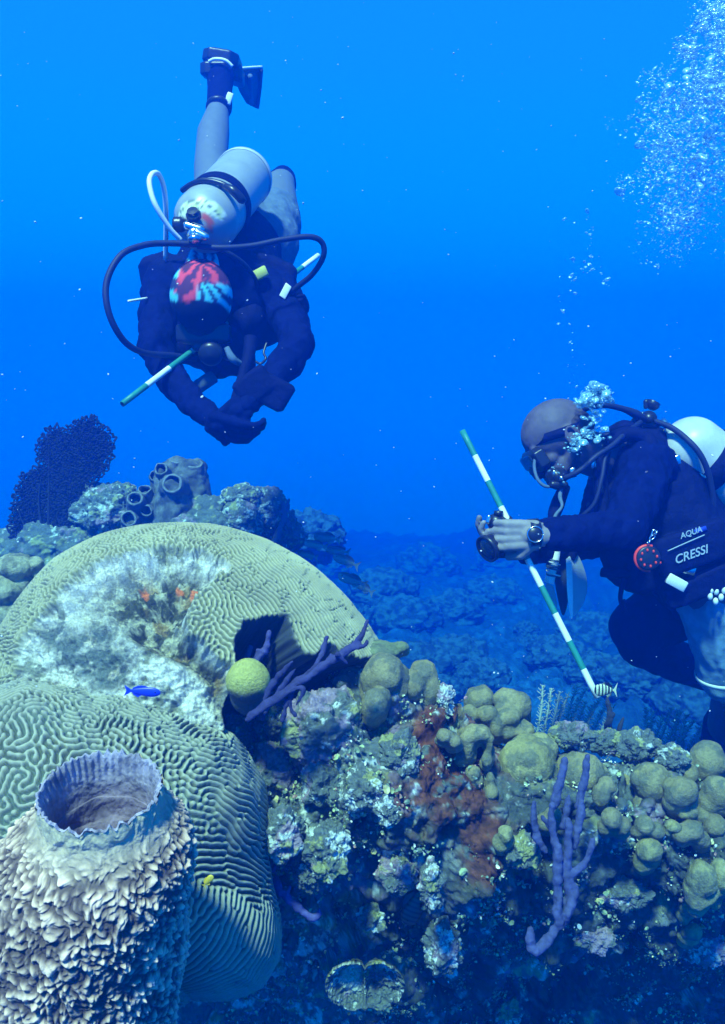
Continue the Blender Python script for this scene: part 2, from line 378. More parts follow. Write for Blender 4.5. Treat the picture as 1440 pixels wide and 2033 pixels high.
def big_brain():
    c = P(372, 1440, 1.86); Rm = 405 * 1.86 / FPX; n = 900
    view = np.array((0, 0, CAMZ)) - c
    D, A, B, F, th = coral_dome(c, Rm, n, view)
    phi = np.degrees(np.arctan2(-B, A))       # 0 right, 90 down
    s = outline(phi, [(-180, 1.0), (-150, 1.0), (-130, 1.03), (-90, .985), (-60, .985), (-35, 1.0), (-20, 1.03), (0, 1.06), (90, 1.0)])
    rad = Rm * (1 + (s - 1) * np.sin(np.minimum(th, math.pi / 2)) + .012 * fbm(D, 2.2, 3, 7))
    V0 = c + D * rad[:, None]; px, py, dd = proj(V0)
    front = sstep(-.02, .06, (D @ (view / np.linalg.norm(view))))
    wob = 16 * fbm(D, 9, 4, 15, .6)
    dead = poly_sd(px, py, [(10, 1420), (28, 1330), (48, 1266), (90, 1208), (142, 1158), (200, 1116), (262, 1092), (330, 1084), (395, 1085), (450, 1112), (455, 1135), (425, 1155), (385, 1190), (362, 1225), (375, 1258), (425, 1290), (462, 1318), (470, 1360), (520, 1520), (480, 1800), (-40, 1800)]) + wob
    cave = poly_sd(px, py, [(478, 1345), (470, 1275), (488, 1240), (530, 1226), (562, 1234), (584, 1272), (603, 1300), (628, 1305), (652, 1286), (692, 1300), (722, 1312), (775, 1296), (860, 1420), (860, 2400), (300, 2400), (455, 1420)]) + .5 * wob
    dead = np.where(front > .5, dead, -99); cave = np.where(front > .5, cave, -99)
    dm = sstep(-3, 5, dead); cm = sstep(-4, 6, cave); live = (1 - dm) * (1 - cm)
    cells = 3.8 / n * Rm; lam = .0096 / cells
    ang = np.arctan2(B, A).reshape(n, n)
    w = sstep(-.1, .6, A).reshape(n, n) * .2
    u = labyrinth(n, lam, 5, [(R(35), w)], it=6).ravel()
    rid = np.tanh(1.6 * u)                     # +1 ridge, -1 valley
    edge_in = np.clip(dead, 0, 60)
    hollow = np.exp(-(((px - 318) / 135) ** 2 + ((py - 1180) / 78) ** 2)) * sstep(0, 26, dead)
    gl = [(262, 1232), (330, 1268), (392, 1304), (440, 1340), (452, 1400)]; gd = np.full(px.shape, 1e9)
    for (x0, y0), (x1, y1) in zip(gl[:-1], gl[1:]):
        t = np.clip(((px - x0) * (x1 - x0) + (py - y0) * (y1 - y0)) / ((x1 - x0) ** 2 + (y1 - y0) ** 2), 0, 1); gd = np.minimum(gd, np.hypot(px - x0 - t * (x1 - x0), py - y0 - t * (y1 - y0)))
    groove = np.exp(-(gd / 20) ** 2) * sstep(0, 12, dead)
    crust = .008 * fbm(D * Rm, 22, 5, 33, .6) + .0055 * np.maximum(0, .5 - worley(D * Rm, 34, 3)) + .0032 * (ridged(D * Rm, 60, 2, 60, .6) - 1.1)
    lumps = .030 * fbm(D * Rm, 9, 3, 71) * sstep(20, 80, dead)
    X0 = D * Rm
    disp = live * sstep(0, -10, cave) * (.0034 * rid + .004 * sstep(-30, 0, np.maximum(dead, cave)))
    disp = disp + dm * (-.012 - .012 * sstep(0, 25, dead) - .062 * hollow - .040 * groove + crust * 1.3 + lumps)
    disp = disp - cm * (.12 + .16 * sstep(0, 60, cave) + .02 * fbm(X0, 20, 3, 4))
    V = V0 + D * disp[:, None]
    X = D * Rm
    col = lerp((.15, .16, .085), (.40, .37, .22), sstep(-.6, .9, u)) * (1 + .22 * fbm(X, 7, 4, 81))[:, None]
    tgt = fbm(X, 10, 5, 90, .62)
    sand = lerp((.22, .23, .17), (.62, .60, .50), sstep(-.35, .0, .8 * tgt + .35 * fbm(X, 50, 3, 95, .7) + .22)) * (1 + .3 * fbm(X, 100, 1, 88))[:, None]
    turf = sstep(-20, 25, np.maximum(poly_sd(px, py, [(85, 1250), (170, 1225), (250, 1290), (235, 1345), (110, 1345), (70, 1300)]), 0 * px - 99) + 45 * fbm(X, 12, 4, 96))
    holl = np.clip(hollow * 1.7 + groove * .9 + .30 * fbm(X, 14, 3, 52), 0, 1)  # brown crust of the hollow, plus shade painted along the groove
    mixc = lerp((.07, .075, .05), (.42, .40, .27), sstep(-.05, .45, fbm(X, 34, 4, 97, .65)))
    mixc = lerp(mixc, (.34, .24, .09), sstep(.15, .4, fbm(X, 20, 3, 99)) * .7)
    sand = lerp(sand, mixc, np.clip(holl + .35 * turf, 0, 1)); sand = lerp(sand, (.10, .13, .12), turf * .9 * sstep(-.4, .15, fbm(X, 40, 3, 98) + .1))
    for (ox, oy, orr) in ((391, 1140, 15), (270, 1128, 13), (392, 1170, 7), (355, 1128, 8)):
        q = sstep(orr * 1.1, orr * .6, np.hypot(px - ox, (py - oy) * 1.3) + 7 * fbm(X, 60, 2, 5)); sand = lerp(sand, (.62, .17, .06), q * (front > .5))
    col = lerp(col, sand, dm); col = lerp(col, (.035, .042, .045) * (1 + .5 * fbm(X, 50, 3, 11))[:, None], sstep(-9, -4, cave))  # cave walls coloured near black, its shade put into the colour
    root = thing('brain_coral', c - (0, 0, Rm), 'huge domed brain coral with a dead sandy middle and a living grooved rim', 'coral')
    fm = (dm[F].mean(1) > .5) | (cm[F].mean(1) > .5)
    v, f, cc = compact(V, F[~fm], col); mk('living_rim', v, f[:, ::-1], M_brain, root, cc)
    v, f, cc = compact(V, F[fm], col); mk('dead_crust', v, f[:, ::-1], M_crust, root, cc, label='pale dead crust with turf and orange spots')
    return c, Rm
BC, BR = big_brain()

def front_brain():
    c = P(180, 1760, 1.47); Rm = 370 * 1.47 / FPX; n = 860
    view = np.array((0, 0, CAMZ)) - c; D, A, B, F, th = coral_dome(c, Rm, n, view)
    phi = np.degrees(np.arctan2(-B, A))
    s = outline(phi, [(-180, 1.2), (-114, 1.17), (-107, 1.08), (-95, 1.0), (-76, 1.0), (-60, 1.03), (-49, 1.07), (-31, 1.04), (-18, .97), (-10, .94), (0, .97), (13, 1.05), (20, 1.075), (28, 1.05), (36, .93), (44, .78), (60, .72), (90, .8), (140, 1.0), (179, 1.2)])
    rad = Rm * (1 + (s - 1) * np.sin(np.minimum(th, math.pi / 2)) ** 1.5 + .02 * fbm(D, 2.0, 3, 17))
    V0 = c + D * rad[:, None]
    cells = 3.8 / n * Rm; lam = .0107 / cells
    A2, B2 = A.reshape(n, n), B.reshape(n, n)
    # grooves run long and parallel on the right flank
    w1 = np.exp(-(((A2 - .95) / .35) ** 2 + ((B2 - .25) / .5) ** 2)) * .40
    w2 = np.exp(-(((A2 - .80) / .35) ** 2 + ((B2 + .35) / .33) ** 2)) * .50
    u = labyrinth(n, lam, 9, [(R(78), w1), (R(20 + 130), w2)]).ravel()
    rid = np.tanh(1.8 * u)
    V = V0 + D * (.0040 * rid + .0015 * fbm(D * Rm, 25, 3, 3))[:, None]; X = D * Rm
    valley = lerp((.08, .095, .06), (.10, .13, .10), sstep(-.3, .3, fbm(X, 12, 3, 4)))
    col = lerp(valley, (.35, .335, .235), sstep(-.5, .8, u)) * (1 + .20 * fbm(X, 8, 4, 82))[:, None]
    v, f, cc = compact(V, F, col)
    mk('brain_coral', v, f[:, ::-1], M_brain, None, cc, label='grooved green brain coral lobe wrapped behind the barrel sponge', cat='coral')
front_brain()

# ------------------------------------------------------------------ barrel sponge
M_sponge = mat('barrel_sponge_skin', vcol=True, rough=.9, spec=.12, noise=.16, nscale=160, bump=.5, bscale=260, bdist=.003)
def barrel():
    top = P(200, 1578, .985); ax = np.array((.03, -.26, 1.0)); ax /= np.linalg.norm(ax)
    u, v, a = basis(ax); right = np.array((1., 0, 0)); right -= a * (right @ a); right /= np.linalg.norm(right); fw = np.cross(a, right)
    n = 1000
    th = np.arange(n) / n * 2 * math.pi
    prof = np.array([(0.004, .0672), (-.007, .0682), (-.017, .0685), (-.027, .0725), (-.040, .084), (-.060, .100), (-.090, .114), (-.13, .123), (-.18, .1285), (-.24, .128), (-.32, .114), (-.42, .102), (-.55, .09)])
    k = 620; t = np.linspace(0, 1, k); pr = cubic(prof, k); L = np.concatenate([[0], np.cumsum(np.hypot(*np.diff(pr, axis=0).T))]); s = np.linspace(0, L[-1], k)
    pr = np.stack([np.interp(s, L, pr[:, 0]), np.interp(s, L, pr[:, 1])], 1)
    S, T = np.meshgrid(np.arange(k), th, indexing='ij'); S = S.ravel(); T = T.ravel()
    h = pr[S, 0]; r = pr[S, 1]
    radial = np.cos(T)[:, None] * right + np.sin(T)[:, None] * fw
    lean = (-.10 * np.minimum(h, 0) * 0)
    Vb = top + a * h[:, None] + radial * r[:, None]; Vb = Vb + right * (.046 * sstep(-.02, -.20, h) * -1)[:, None]
    wide = sstep(-.020, -.052, h)
    X = Vb + .010 * np.stack([fbm(Vb, 30, 2, 1), fbm(Vb, 30, 2, 2), fbm(Vb, 30, 2, 3)], 1)
    Xs = X * (1, 1, .88)
    ra = 1 - 2.4 * np.abs(perlin(Xs * 75, 5)); rc = perlin(Xs * 60, 13)
    b1 = np.abs(perlin(Xs * 96, 2)); b2 = np.abs(perlin(Xs * 160, 6)); k1 = np.clip(1 - 1.6 * worley(X, 105, 4), 0, 1)
    hgt = 1.25 * b1 + .7 * b2 + 1.15 * k1 + .30 * rc + .25 * perlin(Xs * 26, 23) + .12 * perlin(X * 240, 8) - .75
    d = wide * .0054 * hgt + (1 - wide) * .0025 * fbm(X, 70, 3, 6)
    # serrated lip
    lip = sstep(-.012, .0, h); ser = .0060 * (1 - 2 * np.abs(perlin(np.stack([np.cos(T) * 7, np.sin(T) * 7, 0 * T], 1), 3))) + .0022 * np.sin(T * 43 + 4 * np.sin(T * 3)) * (.5 + perlin(np.stack([np.cos(T) * 3, np.sin(T) * 3, 0 * T], 1), 8))
    V = Vb + radial * d[:, None] + a * (lip * ser)[:, None]
    col = lerp((.11, .075, .065), (.76, .51, .35), sstep(-.45, .70, hgt)) ; col = lerp(col, (.52, .40, .27), (1 - wide) * .8)
    col = col * (1 + .25 * fbm(Vb, 12, 4, 21))[:, None]
    col = lerp(col, (.62, .52, .30), sstep(-.030, -.004, h) * .85)
    loc = top + a * -.5
    root = thing('barrel_sponge', loc, 'rough pinkish tan barrel sponge with a wide open mouth in the lower left', 'sponge')
    mk('outer_wall', V, grid_faces(k, n, True), M_sponge, root, col)
    # inner wall
    pin = np.array([(0.0043, .0671), (.0045, .0638), (-.008, .0620), (-.03, .0600), (-.050, .058), (-.054, .0555), (-.075, .052), (-.079, .046), (-.098, .036), (-.108, .018), (-.110, .0005)])
    k2 = 200; pi = cubic(pin, k2); S, T = np.meshgrid(np.arange(k2), th, indexing='ij'); S = S.ravel(); T = T.ravel(); h = pi[S, 0]; r = pi[S, 1]
    radial = np.cos(T)[:, None] * right + np.sin(T)[:, None] * fw; V = top + a * h[:, None] + radial * r[:, None]
    lip = sstep(-.012, .0, h); ser = .0060 * (1 - 2 * np.abs(perlin(np.stack([np.cos(T) * 7, np.sin(T) * 7, 0 * T], 1), 3))) + .0022 * np.sin(T * 43 + 4 * np.sin(T * 3)) * (.5 + perlin(np.stack([np.cos(T) * 3, np.sin(T) * 3, 0 * T], 1), 8))
    flu = .0012 * np.sin(T * 46 + 2 * np.sin(T * 3)) * sstep(-.04, 0, h)
    dn = -.006 * fbm(V, 26, 4, 31) * sstep(-.03, -.08, h) - .0015 * fbm(V, 90, 3, 4) + flu
    V = V + radial * dn[:, None] + a * (lip * ser + .012 * fbm(V, 22, 4, 9) * sstep(-.05, -.1, h) + .005 * fbm(V * (1, 1, .2), 9, 2, 9) * sstep(-.02, -.05, h))[:, None]
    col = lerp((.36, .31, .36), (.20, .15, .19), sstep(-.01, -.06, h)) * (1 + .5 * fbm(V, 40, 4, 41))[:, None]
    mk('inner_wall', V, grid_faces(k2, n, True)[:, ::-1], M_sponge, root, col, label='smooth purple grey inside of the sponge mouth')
barrel()
# ------------------------------------------------------------------ things growing on the ridge
_rx, _ry, _rd = proj(RIDGE)
def surf(px, py, rad=9):
    """distance ahead of the reef rock at this place"""
    k = (np.abs(_rx - px) < rad) & (np.abs(_ry - py) < rad)
    if not k.any(): return surf(px, py, rad * 2) if rad < 300 else 1.8
    return float(np.percentile(_rd[k], 12))

M_star = mat('star_coral_skin', vcol=True, rough=.85, spec=.15, noise=.30, nscale=150, bump=1.0, bscale=260, bdist=.004)
M_finger = mat('finger_sponge_skin', vcol=True, rough=.9, spec=.1, noise=.18, nscale=200, bump=.5, bscale=320, bdist=.0016)
M_rock = mat('encrusted_rock', vcol=True, rough=.92, spec=.12, noise=.3, nscale=130, bump=.8, bscale=240, bdist=.003)

def lobed(name, lobes, label, cat='coral', group=None, tint=(1, 1, 1), seed=0, voxel=.0035, press=.0, base=(.265, .235, .115)):
    """one colony: smooth rounded knobs grown together. lobes = (px, py, d, r px wide, r px high)"""
    parts = []
    for (x, y, d, rw, rh) in lobes:
        parts.append(ball(P(x, y, d), (rw * d / FPX, rw * d / FPX * .9, rh * d / FPX), 24)); parts.append(ball(P(x, y + rh * .55, d + .018), (rw * d / FPX * .88, rw * d / FPX * .9, rh * d / FPX * .9), 20))
    V, F, N = fuse(parts, voxel, 3, .5)
    V = V + N * (.0065 * fbm(V, 14, 2, seed + 3) + .0035 * fbm(V, 34, 3, seed) + .0012 * (.5 - worley(V, 150, seed)))[:, None]
    col = np.broadcast_to(np.array(base) * tint, V.shape) * (1 + .35 * fbm(V, 16, 4, seed + 5))[:, None]
    col = lerp(col, (.13, .14, .10), .75 * sstep(.02, .35, fbm(V, 26, 4, seed + 6, .65)))
    return mk(name, V, F, M_star, None, col, label=label, cat=cat, group=group)

G_st = 'rounded star corals along the reef ridge'
def s_(x, y, off=0.0): return surf(x, y) + off
dA = s_(790, 1360, -.03)
lobed('lobed_coral', [(766, 1335, dA, 46, 40), (750, 1352, dA, 38, 42), (790, 1350, dA + .01, 34, 42), (768, 1375, dA + .01, 34, 30)], 'large smooth green lobe coral just right of the cave mouth', group=G_st, seed=1)
lobed('lobed_coral', [(745, 1400, dA - .05, 30, 32), (757, 1385, dA - .04, 24, 24), (738, 1416, dA - .04, 22, 24)], 'small knob coral below the large smooth green lobe coral', group=G_st, seed=2)
lobed('lobed_coral', [(840, 1342, dA + .04, 34, 34), (820, 1362, dA + .02, 34, 34), (850, 1372, dA + .03, 28, 34), (862, 1395, dA + .04, 16, 30)], 'pair of drooping coral lobes beside pale crusted rock at the ridge top', group=G_st, seed=3)
lobed('plating_coral', [(755, 1290, dA + .14, 50, 17), (790, 1285, dA + .15, 26, 14), (722, 1300, dA + .12, 30, 14)], 'flat olive coral cap against the right foot of the huge dome', base=(.22, .25, .12), seed=4)
dB = s_(975, 1450, -.02)
lobed('lobed_coral', [(948, 1392, dB + .06, 32, 28), (960, 1388, dB + .06, 26, 26)], 'round coral knob topping the stacked cluster near the ridge centre', group=G_st, seed=5)
lobed('lobed_coral', [(1008, 1390, dB + .05, 30, 22), (1032, 1402, dB + .04, 26, 26), (1010, 1412, dB + .03, 32, 18), (1042, 1420, dB + .05, 16, 22)], 'curled double coral lobe at the cluster top beside the open water', group=G_st, seed=6)
lobed('lobed_coral', [(932, 1422, dB, 21, 20), (968, 1420, dB - .01, 24, 20), (985, 1440, dB - .01, 22, 26), (1012, 1424, dB, 28, 20), (1030, 1448, dB + .01, 32, 17), (1010, 1455, dB, 22, 16)], 'knobbly row of joined coral lumps in the middle of the stacked cluster', group=G_st, seed=7)
dU = s_(945, 1490, -.03)
lobed('lobed_coral', [(928, 1478, dU, 22, 30), (938, 1460, dU, 24, 20), (958, 1458, dU, 22, 18), (972, 1478, dU, 14, 26), (966, 1506, dU, 15, 18), (918, 1502, dU + .01, 13, 24)], 'arched horseshoe shaped coral with a red hollow in its middle', group=G_st, seed=8, voxel=.003)
lobed('lobed_coral', [(940, 1532, dU - .01, 19, 18), (942, 1548, dU, 18, 18)], 'small round knob directly under the horseshoe shaped coral', group=G_st, seed=9)
lobed('lobed_coral', [(974, 1546, dU - .01, 11, 16), (976, 1570, dU - .01, 13, 18), (968, 1592, dU, 20, 15)], 'upright thumb shaped coral at the edge of the red patch', group=G_st, seed=10)
dC = s_(1050, 1500, -.06)
lobed('lobed_coral', [(1045, 1515, dC, 60, 58), (1072, 1490, dC + .02, 36, 32), (1020, 1535, dC, 30, 44), (1082, 1540, dC + .02, 34, 44)], 'biggest smooth yellow green coral mound on the ridge', group=G_st, seed=11, base=(.33, .295, .12))
dD = s_(1155, 1530, -.05)
lobed('lobed_coral', [(1150, 1530, dD, 52, 40), (1175, 1545, dD + .01, 34, 36), (1122, 1530, dD + .01, 30, 36), (1150, 1562, dD + .01, 44, 34)], 'broad coral mound directly behind the tall purple sponge fingers', group=G_st, seed=12)
lobed('lobed_coral', [(1076, 1572, dC - .03, 19, 22), (1060, 1592, dC - .03, 24, 22), (1045, 1610, dC - .02, 14, 22)], 'low coral knob left of the tall purple sponge fingers', group=G_st, seed=13)
lobed('lobed_coral', [(1172, 1612, dD - .02, 16, 20), (1165, 1604, dD - .02, 14, 14)], 'olive knob peeping from behind the right sponge finger', group=G_st, seed=14, base=(.32, .31, .12))
lobed('lobed_coral', [(1118, 1592, dD - .03, 14, 14), (1130, 1610, dD - .02, 16, 20)], 'small knob framed between two purple sponge fingers', group=G_st, seed=15)
R_ = [(1240, 1565, 30, 34, 'rounded coral knob first right of the broad mound', [(1215, 1585, 20, 22), (1262, 1592, 22, 24), (1232, 1612, 20, 18)]),
      (1295, 1552, 34, 36, 'rounded coral knob with pale crust on top in the right row', [(1310, 1575, 26, 30), (1280, 1600, 24, 22), (1305, 1615, 22, 16), (1268, 1545, 16, 18)]),
      (1352, 1572, 34, 30, 'wide coral knob in the middle of the right row', [(1335, 1592, 22, 22), (1330, 1560, 18, 18), (1362, 1610, 26, 18)]), (1366, 1535, 17, 18, 'small ball coral perched above the right row', [(1378, 1550, 14, 18)]),
      (1405, 1512, 36, 34, 'tall coral lobe rising highest at the right edge', [(1380, 1510, 22, 16), (1425, 1535, 24, 28), (1390, 1542, 18, 18)]), (1425, 1572, 30, 30, 'folded coral lobe cut by the right picture edge', [(1408, 1590, 24, 24), (1450, 1600, 24, 24), (1395, 1618, 22, 18)])]
for k, (x, y, rw, rh, lab, more) in enumerate(R_):
    d = s_(x, y + 10, -.035); rw *= 1.1; rh *= 1.08
    lobed('lobed_coral', [(x, y, d, rw, rh), (x + 4, y + rh * .7, d + .01, rw * .8, rh * .8)] + [(a, b, d + .005, c, e) for a, b, c, e in more], lab, group=G_st, seed=20 + k)
for k, (L, lab) in enumerate([([(1216, 1628, 24, 22), (1236, 1640, 20, 18), (1200, 1642, 16, 16)], 'dim clustered lobes below the first knob of the right row'), ([(1278, 1642, 22, 20), (1300, 1652, 20, 18), (1262, 1655, 18, 16)], 'dim clustered lobes above the olive knob of the shaded face'),
        ([(1352, 1655, 22, 18), (1375, 1648, 24, 20), (1392, 1668, 20, 20)], 'dim clustered lobes under the wide knob of the right row'), ([(1420, 1640, 24, 22), (1440, 1655, 24, 24)], 'dim clustered lobes under the folded lobe at the right edge'), ([(880, 1460, 22, 16), (900, 1470, 18, 16)], 'low olive coral lump left of the horseshoe shaped coral'),
        ([(1098, 1618, 18, 18), (1085, 1632, 20, 16)], 'small dim lobes tucked behind the left fingers of the tall purple sponge'), ([(1192, 1580, 22, 24), (1205, 1560, 18, 18)], 'joined lobes right beside the tall purple sponge')]):
    d = s_(L[0][0], L[0][1], -.03); lobed('lobed_coral', [(x, y, d + .004 * j, rw, rh) for j, (x, y, rw, rh) in enumerate(L)], lab, group=G_st, seed=70 + k, base=(.22, .20, .11))
for k, (x, y, rw, rh, lab) in enumerate([(1003, 1655, 21, 20, 'pitted little coral knob low beside the purple sponge'), (1290, 1690, 27, 24, 'dim olive knob on the shaded reef face under the right row'),
        (1335, 1640, 20, 13, 'flat small knob just under the right coral row'), (1395, 1745, 32, 40, 'dull brown coral lobe low at the right side'), (1428, 1738, 26, 36, 'dull brown coral lobe cut by the lower right edge'), (1365, 1800, 20, 20, 'faint coral lump below the dull brown lobes'),
        (1372, 1850, 22, 16, 'lowest faint coral lump at the right')]):
    d = s_(x, y, -.03)
    lobed('star_coral', [(x, y, d, rw, rh), (x - rw * .4, y + rh * .7, d + .012, rw * .8, rh * .9)], lab, group='little coral knobs on the shaded reef face', seed=40 + k, base=(.30, .28, .13))
for k, (x, y, rw, rh, lab) in enumerate([(30, 1125, 42, 27, 'bumpy coral hump behind the left rim of the dome'), (72, 1118, 20, 14, 'small smooth lobe beside the bumpy hump at left'), (8, 1165, 50, 38, 'lower coral hump cut by the left picture edge')]):
    lobed('coral_hump', [(x, y, 2.0, rw, rh), (x - rw * .5, y + rh * .5, 2.0, rw * .8, rh * .9), (x + rw * .3, y + rh * 1.3, 2.02, rw, rh * 1.3)], lab, group='coral humps at the left edge', seed=50 + k, base=(.33, .33, .20))

# round yellow-green coral in the cave mouth
bc = P(493, 1352, 1.50); rb = 44 * 1.5 / FPX
V, F, N = fuse([ball(bc, (rb, rb, rb * 1.02), 32), ball(bc - (0, -.02, .03), (rb * .93, rb * .93, rb), 32)], .003, 3)
V = V + N * (.0014 * fbm(V, 22, 3, 3) + .0004 * fbm(V, 160, 2, 4))[:, None]
mk('ball_coral', V, F, M_star, None, lerp((.44, .42, .11), (.07, .08, .07), sstep(.004, -.012, V[:, 2] - bc[2] + .006 + .006 * fbm(V, 30, 3, 8))), label='round mustard coral ball at the mouth of the dark cave, its lower half dark', cat='coral')  # colour turns from mustard to dark towards the bottom

# purple finger sponges
def finger(name, limbs, label, tips=1.15, seed=0, base=(.06, .06, .19), fat=1.0):
    parts = []
    for L in limbs:
        p = cubic(np.array([P(*q[:3]) for q in L]), 5 * len(L)); r = np.interp(np.linspace(0, 1, len(p)), np.linspace(0, 1, len(L)), [q[3] * q[2] / FPX * fat for q in L])
        r = r * (1 + .10 * np.sin(np.arange(len(p)) * 1.9 + seed))
        parts += [capsule(p[k], p[k + 1], r[k], r[k + 1], 14) for k in range(len(p) - 1)]
    V, F, N = fuse(parts, .0022, 2, .5)
    V = V + N * (.0026 * fbm(V, 55, 3, seed) + .0010 * (.5 - worley(V, 150, seed)))[:, None]
    col = np.broadcast_to(np.array(base), V.shape) * (1 + .45 * fbm(V, 35, 4, seed + 3))[:, None]
    return mk(name, V, F, M_finger, None, col, label=label, cat='sponge', group='purple finger sponges')
finger('finger_sponge', [
    [(496, 1420, 1.42, 9), (560, 1375, 1.42, 10), (610, 1345, 1.43, 12), (660, 1310, 1.44, 13), (700, 1285, 1.45, 12), (718, 1262, 1.45, 9), (731, 1232, 1.46, 7)],
    [(700, 1285, 1.45, 11), (722, 1282, 1.44, 8), (729, 1274, 1.44, 5)], [(505, 1412, 1.42, 8), (585, 1355, 1.44, 9), (625, 1325, 1.45, 9), (640, 1295, 1.46, 10), (650, 1265, 1.47, 7)],
    [(640, 1325, 1.44, 8), (652, 1310, 1.44, 7), (657, 1300, 1.44, 5)], [(585, 1362, 1.42, 9), (575, 1395, 1.42, 8), (586, 1420, 1.42, 6)],
    [(490, 1430, 1.42, 8), (580, 1370, 1.41, 9), (602, 1372, 1.41, 8), (588, 1400, 1.41, 5)], [(670, 1300, 1.43, 8), (690, 1318, 1.44, 6)]], 'long purple sponge branch leaning up across the dark cave', seed=1, fat=.64, base=(.040, .040, .115))
finger('finger_sponge', [[(520, 1425, 1.43, 8), (532, 1375, 1.43, 9), (555, 1340, 1.43, 9), (580, 1315, 1.43, 6)], [(528, 1412, 1.42, 6), (560, 1365, 1.42, 7), (586, 1328, 1.42, 5)], [(560, 1430, 1.42, 5), (572, 1390, 1.42, 6)]], 'two thin purple fingers right of the mustard ball coral', seed=2, fat=.8, base=(.04, .04, .115))
finger('finger_sponge', [[(510, 1310, 1.60, 7), (528, 1290, 1.60, 8), (535, 1255, 1.60, 5)], [(505, 1320, 1.60, 6), (513, 1292, 1.60, 5)], [(480, 1330, 1.60, 6), (497, 1286, 1.60, 5)]], 'small cluster of purple fingers behind the mustard ball coral', seed=3)
ds = s_(1120, 1700, -.14)
q = lambda *L: [(x, y, ds + o, r) for x, y, o, r in L]
finger('finger_sponge', [q((1112, 1740, 0, 11), (1105, 1690, 0, 11), (1095, 1630, 0, 10), (1098, 1600, 0, 8)), q((1108, 1790, -.01, 12), (1106, 1740, -.01, 13), (1108, 1700, -.01, 12), (1109, 1682, -.01, 9)),
    q((1128, 1780, 0, 10), (1128, 1700, 0, 11), (1130, 1650, 0, 11), (1129, 1628, 0, 7)), q((1140, 1680, .03, 11), (1148, 1640, .03, 11), (1154, 1610, .03, 11), (1154, 1592, .03, 8)),
    q((1130, 1740, 0, 10), (1160, 1715, 0, 9), (1172, 1690, 0, 9), (1177, 1668, 0, 7)), q((1070, 1670, .02, 10), (1062, 1640, .02, 10), (1060, 1610, .02, 8), (1061, 1594, .02, 6)), q((1085, 1690, .02, 8), (1064, 1662, .02, 9)), q((1100, 1650, .01, 8), (1078, 1623, .01, 6)),
    q((1118, 1640, .05, 9), (1127, 1600, .05, 8), (1129, 1580, .05, 6)), q((1100, 1600, .06, 12), (1112, 1550, .06, 11), (1121, 1510, .06, 9)), q((1148, 1600, .06, 11), (1160, 1550, .06, 11), (1166, 1502, .06, 8)),
    q((1128, 1740, 0, 10), (1142, 1765, 0, 10), (1138, 1790, 0, 11), (1115, 1790, 0, 10)), q((1140, 1765, 0, 11), (1132, 1800, -.01, 13), (1118, 1828, -.01, 12), (1100, 1848, -.02, 12)), q((1112, 1838, -.02, 12), (1106, 1810, -.02, 14), (1110, 1788, -.02, 9)),
    q((1120, 1830, -.01, 10), (1128, 1815, -.02, 9)), q((1104, 1845, -.02, 11), (1085, 1870, -.03, 14), (1062, 1888, -.04, 14), (1053, 1870, -.04, 13), (1054, 1846, -.04, 9)), q((1085, 1866, -.03, 11), (1090, 1862, -.03, 12))],
    'tall branching purple sponge with many fingers in front of the right ridge', seed=4, base=(.065, .075, .18), fat=.76)
dl = s_(590, 1790, -.10)
finger('finger_sponge', [[(548, 1745, dl, 7), (560, 1775, dl, 8), (590, 1800, dl, 8), (618, 1822, dl, 7), (634, 1815, dl, 6), (634, 1806, dl, 4)], [(568, 1778, dl, 6), (575, 1762, dl, 4)], [(543, 1728, dl, 5), (550, 1712, dl, 4)]], 'short purple sponge twig lying beside the front brain coral', seed=5, base=(.08,.08,.25))

